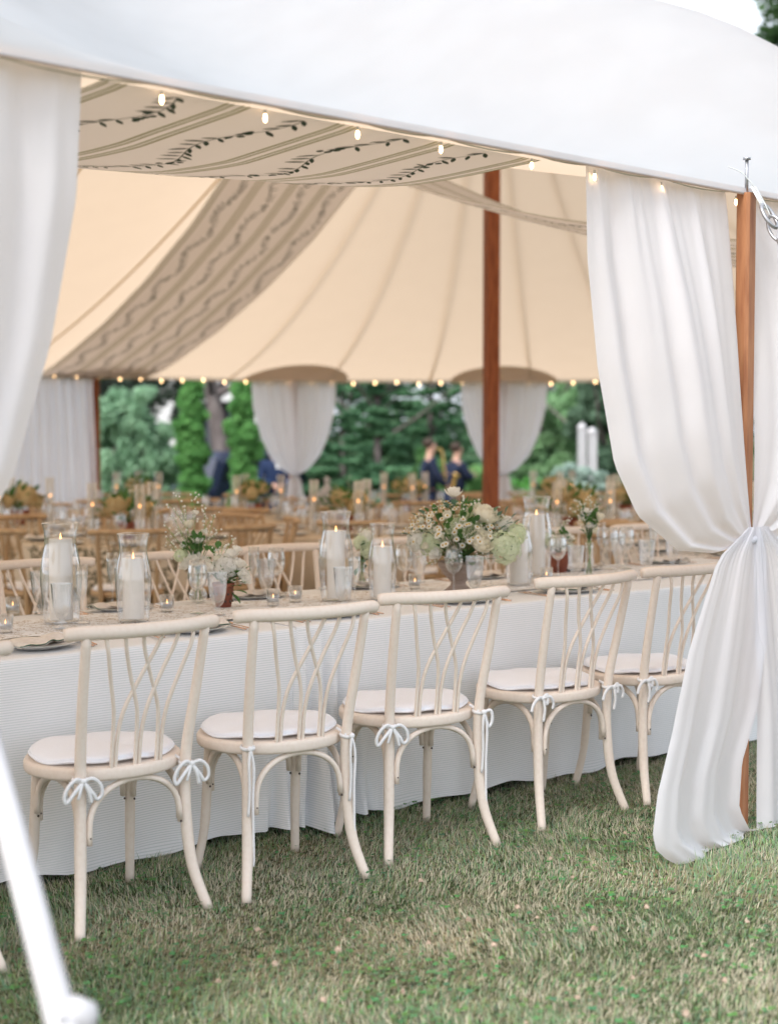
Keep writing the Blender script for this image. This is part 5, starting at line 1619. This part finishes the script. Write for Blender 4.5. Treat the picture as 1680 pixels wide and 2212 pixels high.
# dark blue car behind the conical trees
def car():
    y = 27.5; x = wx(455, y); z = gz(x, y)
    root = empty('parked_car', (x, y, z), 1.15, 'dark blue parked car showing a red tail light between the conical trees', 'car')
    side = [(0, .35), (0, .85), (.12, 1.0), (.35, 1.42), (.8, 1.56), (2.3, 1.55), (3.0, 1.12), (4.2, .98), (4.45, .75), (4.45, .35)]
    m = MB(); nn = len(side)
    for (yy, sc_) in ((0.0, .93), (.08, 1), (1.72, 1), (1.8, .93)):
        m.v += [(2.2 + (a - 2.2) * sc_, yy, .35 + (b - .35) * sc_) for a, b in side]
    fs = []
    for r in range(3):
        for k in range(nn):
            k2 = (k + 1) % nn; fs.append((r * nn + k, r * nn + k2, (r + 1) * nn + k2, (r + 1) * nn + k))
    fs += [tuple(range(nn)), tuple(range(3 * nn, 4 * nn))[::-1]]
    m.f = fs; m.m = [0] * len(fs)
    m.build('body', M['car_paint'], root, smooth=False)
    w1 = MB(); w1.add([(.42, -.012, 1.02), (1.35, -.012, 1.02), (1.35, -.012, 1.42), (.62, -.012, 1.40)], [(0, 1, 2, 3)]); w1.add([(.42, -.002, 1.02), (1.35, -.002, 1.02), (1.35, -.002, 1.42), (.62, -.002, 1.40)], [(3, 2, 1, 0)]); w1.build('window', M['car_glass'], root, smooth=False)
    w1 = MB(); w1.add([(1.42, -.012, 1.02), (2.75, -.012, 1.04), (2.2, -.012, 1.42), (1.42, -.012, 1.42)], [(0, 1, 2, 3)]); w1.add([(1.42, -.002, 1.02), (2.75, -.002, 1.04), (2.2, -.002, 1.42), (1.42, -.002, 1.42)], [(3, 2, 1, 0)]); w1.build('window', M['car_glass'], root, smooth=False)
    for xx in (.85, 3.5):
        wl = MB(); wl.tube([(xx, -.03, .33), (xx, .2, .33)], .33, 24); o = wl.build('wheel', M['tyre'], root)
        MB().tube([(xx, -.045, .33), (xx, -.02, .33)], .2, 20).build('rim', M['rim'], o)
    MB().box((-.02, .1, .82), (.10, .30, .95)).build('tail_light', M['tail_lit'], root, smooth=False)
    MB().box((-.06, .02, .38), (.05, 1.78, .6)).build('bumper', M['tyre'], root, smooth=False)
car()
# people
def skin_body(name, joints, edges, mat_, parent, sub=1):
    me = bpy.data.meshes.new(name)
    me.from_pydata([j[0] for j in joints], edges, [])
    me.materials.append(mat_)
    o = bpy.data.objects.new(name, me); col.objects.link(o)
    if parent is not None: o.parent = parent
    sk = o.modifiers.new('skin', 'SKIN')
    sk.use_smooth_shade = True
    lay = me.skin_vertices[0] if me.skin_vertices else None
    if lay is None:
        bpy.context.view_layer.objects.active = o
        lay = me.skin_vertices[0]
    for i, j in enumerate(joints):
        rr = j[1] if isinstance(j[1], tuple) else (j[1], j[1])
        lay.data[i].radius = rr; lay.data[i].use_root = (i == 0)
    ss_ = o.modifiers.new('sub', 'SUBSURF'); ss_.levels = sub; ss_.render_levels = sub
    return o
def person(x, y, z0, rz, label, suit, pose, hair='hair', group='guests and musicians beyond the tables'):
    root = empty('person', (x, y, z0), rz, label, 'person', group)
    # local +y is where the person looks
    L, R_ = pose['l'], pose['r']                      # elbow, hand
    J = [((0, 0, .98), .10), ((0, 0, 1.22), .09), ((0, .0, 1.42), (.10, .07)), ((0, .01, 1.52), .052), ((0, .03, 1.60), .068), ((0, .035, 1.68), .09), ((0, .02, 1.75), .075),
         ((-.18, 0, 1.43), .055), (L[0], .043), (L[1], .03), ((.18, 0, 1.43), .055), (R_[0], .043), (R_[1], .03),
         ((-.1, 0, .92), .09), ((-.11, .02, .5), .06), ((-.12, 0, .08), .042), ((-.12, .14, .03), .035),
         ((.1, 0, .92), .09), ((.11, .02, .5), .06), ((.12, 0, .08), .042), ((.12, .14, .03), .035),
         ((0, .125, 1.665), .014), ((0, .11, 1.62), .016)]
    Ed = [(0, 1), (1, 2), (2, 3), (3, 4), (4, 5), (5, 6), (2, 7), (7, 8), (8, 9), (2, 10), (10, 11), (11, 12), (0, 13), (13, 14), (14, 15), (15, 16), (0, 17), (17, 18), (18, 19), (19, 20), (5, 21), (4, 22)]
    # fingers from each hand
    for hi in (9, 12):
        h = Vector(J[hi][0]); e = Vector(J[hi - 1][0]); d = (h - e).normalized(); s = d.cross(Vector((0, 0, 1)))
        if s.length < .1: s = Vector((1, 0, 0))
        s.normalize()
        for k, (o_, ln) in enumerate(((-.024, .07), (-.008, .08), (.008, .075), (.024, .06), (.04, .045))):
            b = len(J); J.append((tuple(h + d * (.05 if k < 4 else .015) + s * o_), .009)); J.append((tuple(h + d * (.05 + ln * .7 if k < 4 else .045) + s * o_ * 1.3 + Vector((0, 0, -.012))), .008))
            Ed += [(hi, b), (b, b + 1)]
    skin_body('body', J, Ed, M['skin'], root)
    Jt = [((0, 0, .90), (.24, .19)), ((0, 0, 1.2), (.21, .17)), ((0, 0, 1.42), (.23, .16)), ((0, .0, 1.49), .09), ((-.20, 0, 1.41), .095), (L[0], .075), (tuple(Vector(L[0]).lerp(Vector(L[1]), .86)), .06),
          ((.20, 0, 1.41), .095), (R_[0], .075), (tuple(Vector(R_[0]).lerp(Vector(R_[1]), .86)), .06)]
    skin_body('jacket', Jt, [(0, 1), (1, 2), (2, 3), (2, 4), (4, 5), (5, 6), (2, 7), (7, 8), (8, 9)], M[suit], root)
    Jp = [((0, 0, .93), .17), ((-.1, 0, .86), .13), ((-.11, .02, .5), .10), ((-.12, 0, .09), .062), ((.1, 0, .86), .105), ((.11, .02, .5), .075), ((.12, 0, .09), .062)]
    skin_body('trousers', Jp, [(0, 1), (1, 2), (2, 3), (0, 4), (4, 5), (5, 6)], M[suit], root)
    m = MB(); m.ball((0, .0, 1.725), .098, 14, sq=(1, 1.08, .92))
    m.v = [(a, b, c) if not (b > .07 and c < 1.74) else (a, .05, max(c, 1.70)) for a, b, c in m.v]
    m.build('hair', M[hair], root)
    m = MB()
    m.add([(-.045, .118, 1.47), (.045, .118, 1.47), (.0, .135, 1.22)], [(0, 1, 2)]); m.add([(-.07, .06, 1.52), (.07, .06, 1.52), (.07, .1, 1.46), (-.07, .1, 1.46)], [(0, 1, 2, 3)]); m.build('shirt_collar', M['shirt'], root)
    m = MB()
    for s_ in (-1, 1):
        m.ball((s_ * .033, .108, 1.695), .011, 6); 
    m.build('eyes', M['screw'], root)
    m = MB()
    for s_ in (-1, 1):
        m2 = MB().tube([(s_ * .12, -.06, .03), (s_ * .12, .05, .045), (s_ * .12, .17, .03)], [.04, .045, .035], 8, flat=.8); m2.build('shoe', M['screw'], root)
    return root
yq = 24.5
play = {'l': ((-.24, .10, 1.20), (-.08, .26, 1.22)), 'r': ((.24, .12, 1.15), (.10, .28, 1.02))}
zq = gz(0, yq)
p1 = person(wx(926, yq), yq, zq - .08, -PI / 2 + .15, 'dark suited man in profile playing a saxophone beyond the tables', 'navy', play)
p2 = person(wx(984, yq + 1), yq + 1, gz(0, yq + 1) - .12, -PI / 2 + .5, 'second dark suited musician standing nearer the curtain', 'navy', {'l': ((-.25, .1, 1.2), (-.1, .3, 1.3)), 'r': ((.25, .1, 1.2), (.12, .28, 1.25))})
yb = 22.5
p3 = person(wx(600, yb), yb, gz(0, yb) - .14, PI + .1, 'person in a blue suit with hands clasped behind the vase-shaped curtain', 'blue_suit', {'l': ((-.25, .06, 1.18), (-.03, .2, 1.08)), 'r': ((.25, .06, 1.18), (.03, .2, 1.09))})
def sax(pr, label, flip=1):
    root = empty('saxophone', pr.location.copy(), pr.rotation_euler.z, label, 'saxophone', 'brass instruments')
    m = MB(); m.tube(crom([(0, .13, 1.60), (0, .17, 1.63), (0, .22, 1.58), (0, .25, 1.30), (0, .28, 1.02), (0, .33, .93), (0, .39, .98), (0, .42, 1.12), (0, .46, 1.22)], 4), list(np.linspace(.008, .04, 28)) + [.04, .045, .05, .06, .072][:5], 12)
    m.build('horn', M['brass'], root)
    k = MB()
    for q in range(7): k.tube([(.03, .245 + q * .006, 1.35 - q * .05), (.045, .245 + q * .006, 1.35 - q * .05)], .014, 8)
    k.build('keys', M['brass'], root)
sax(p1, 'golden saxophone held by the suited man in profile')
lantern()
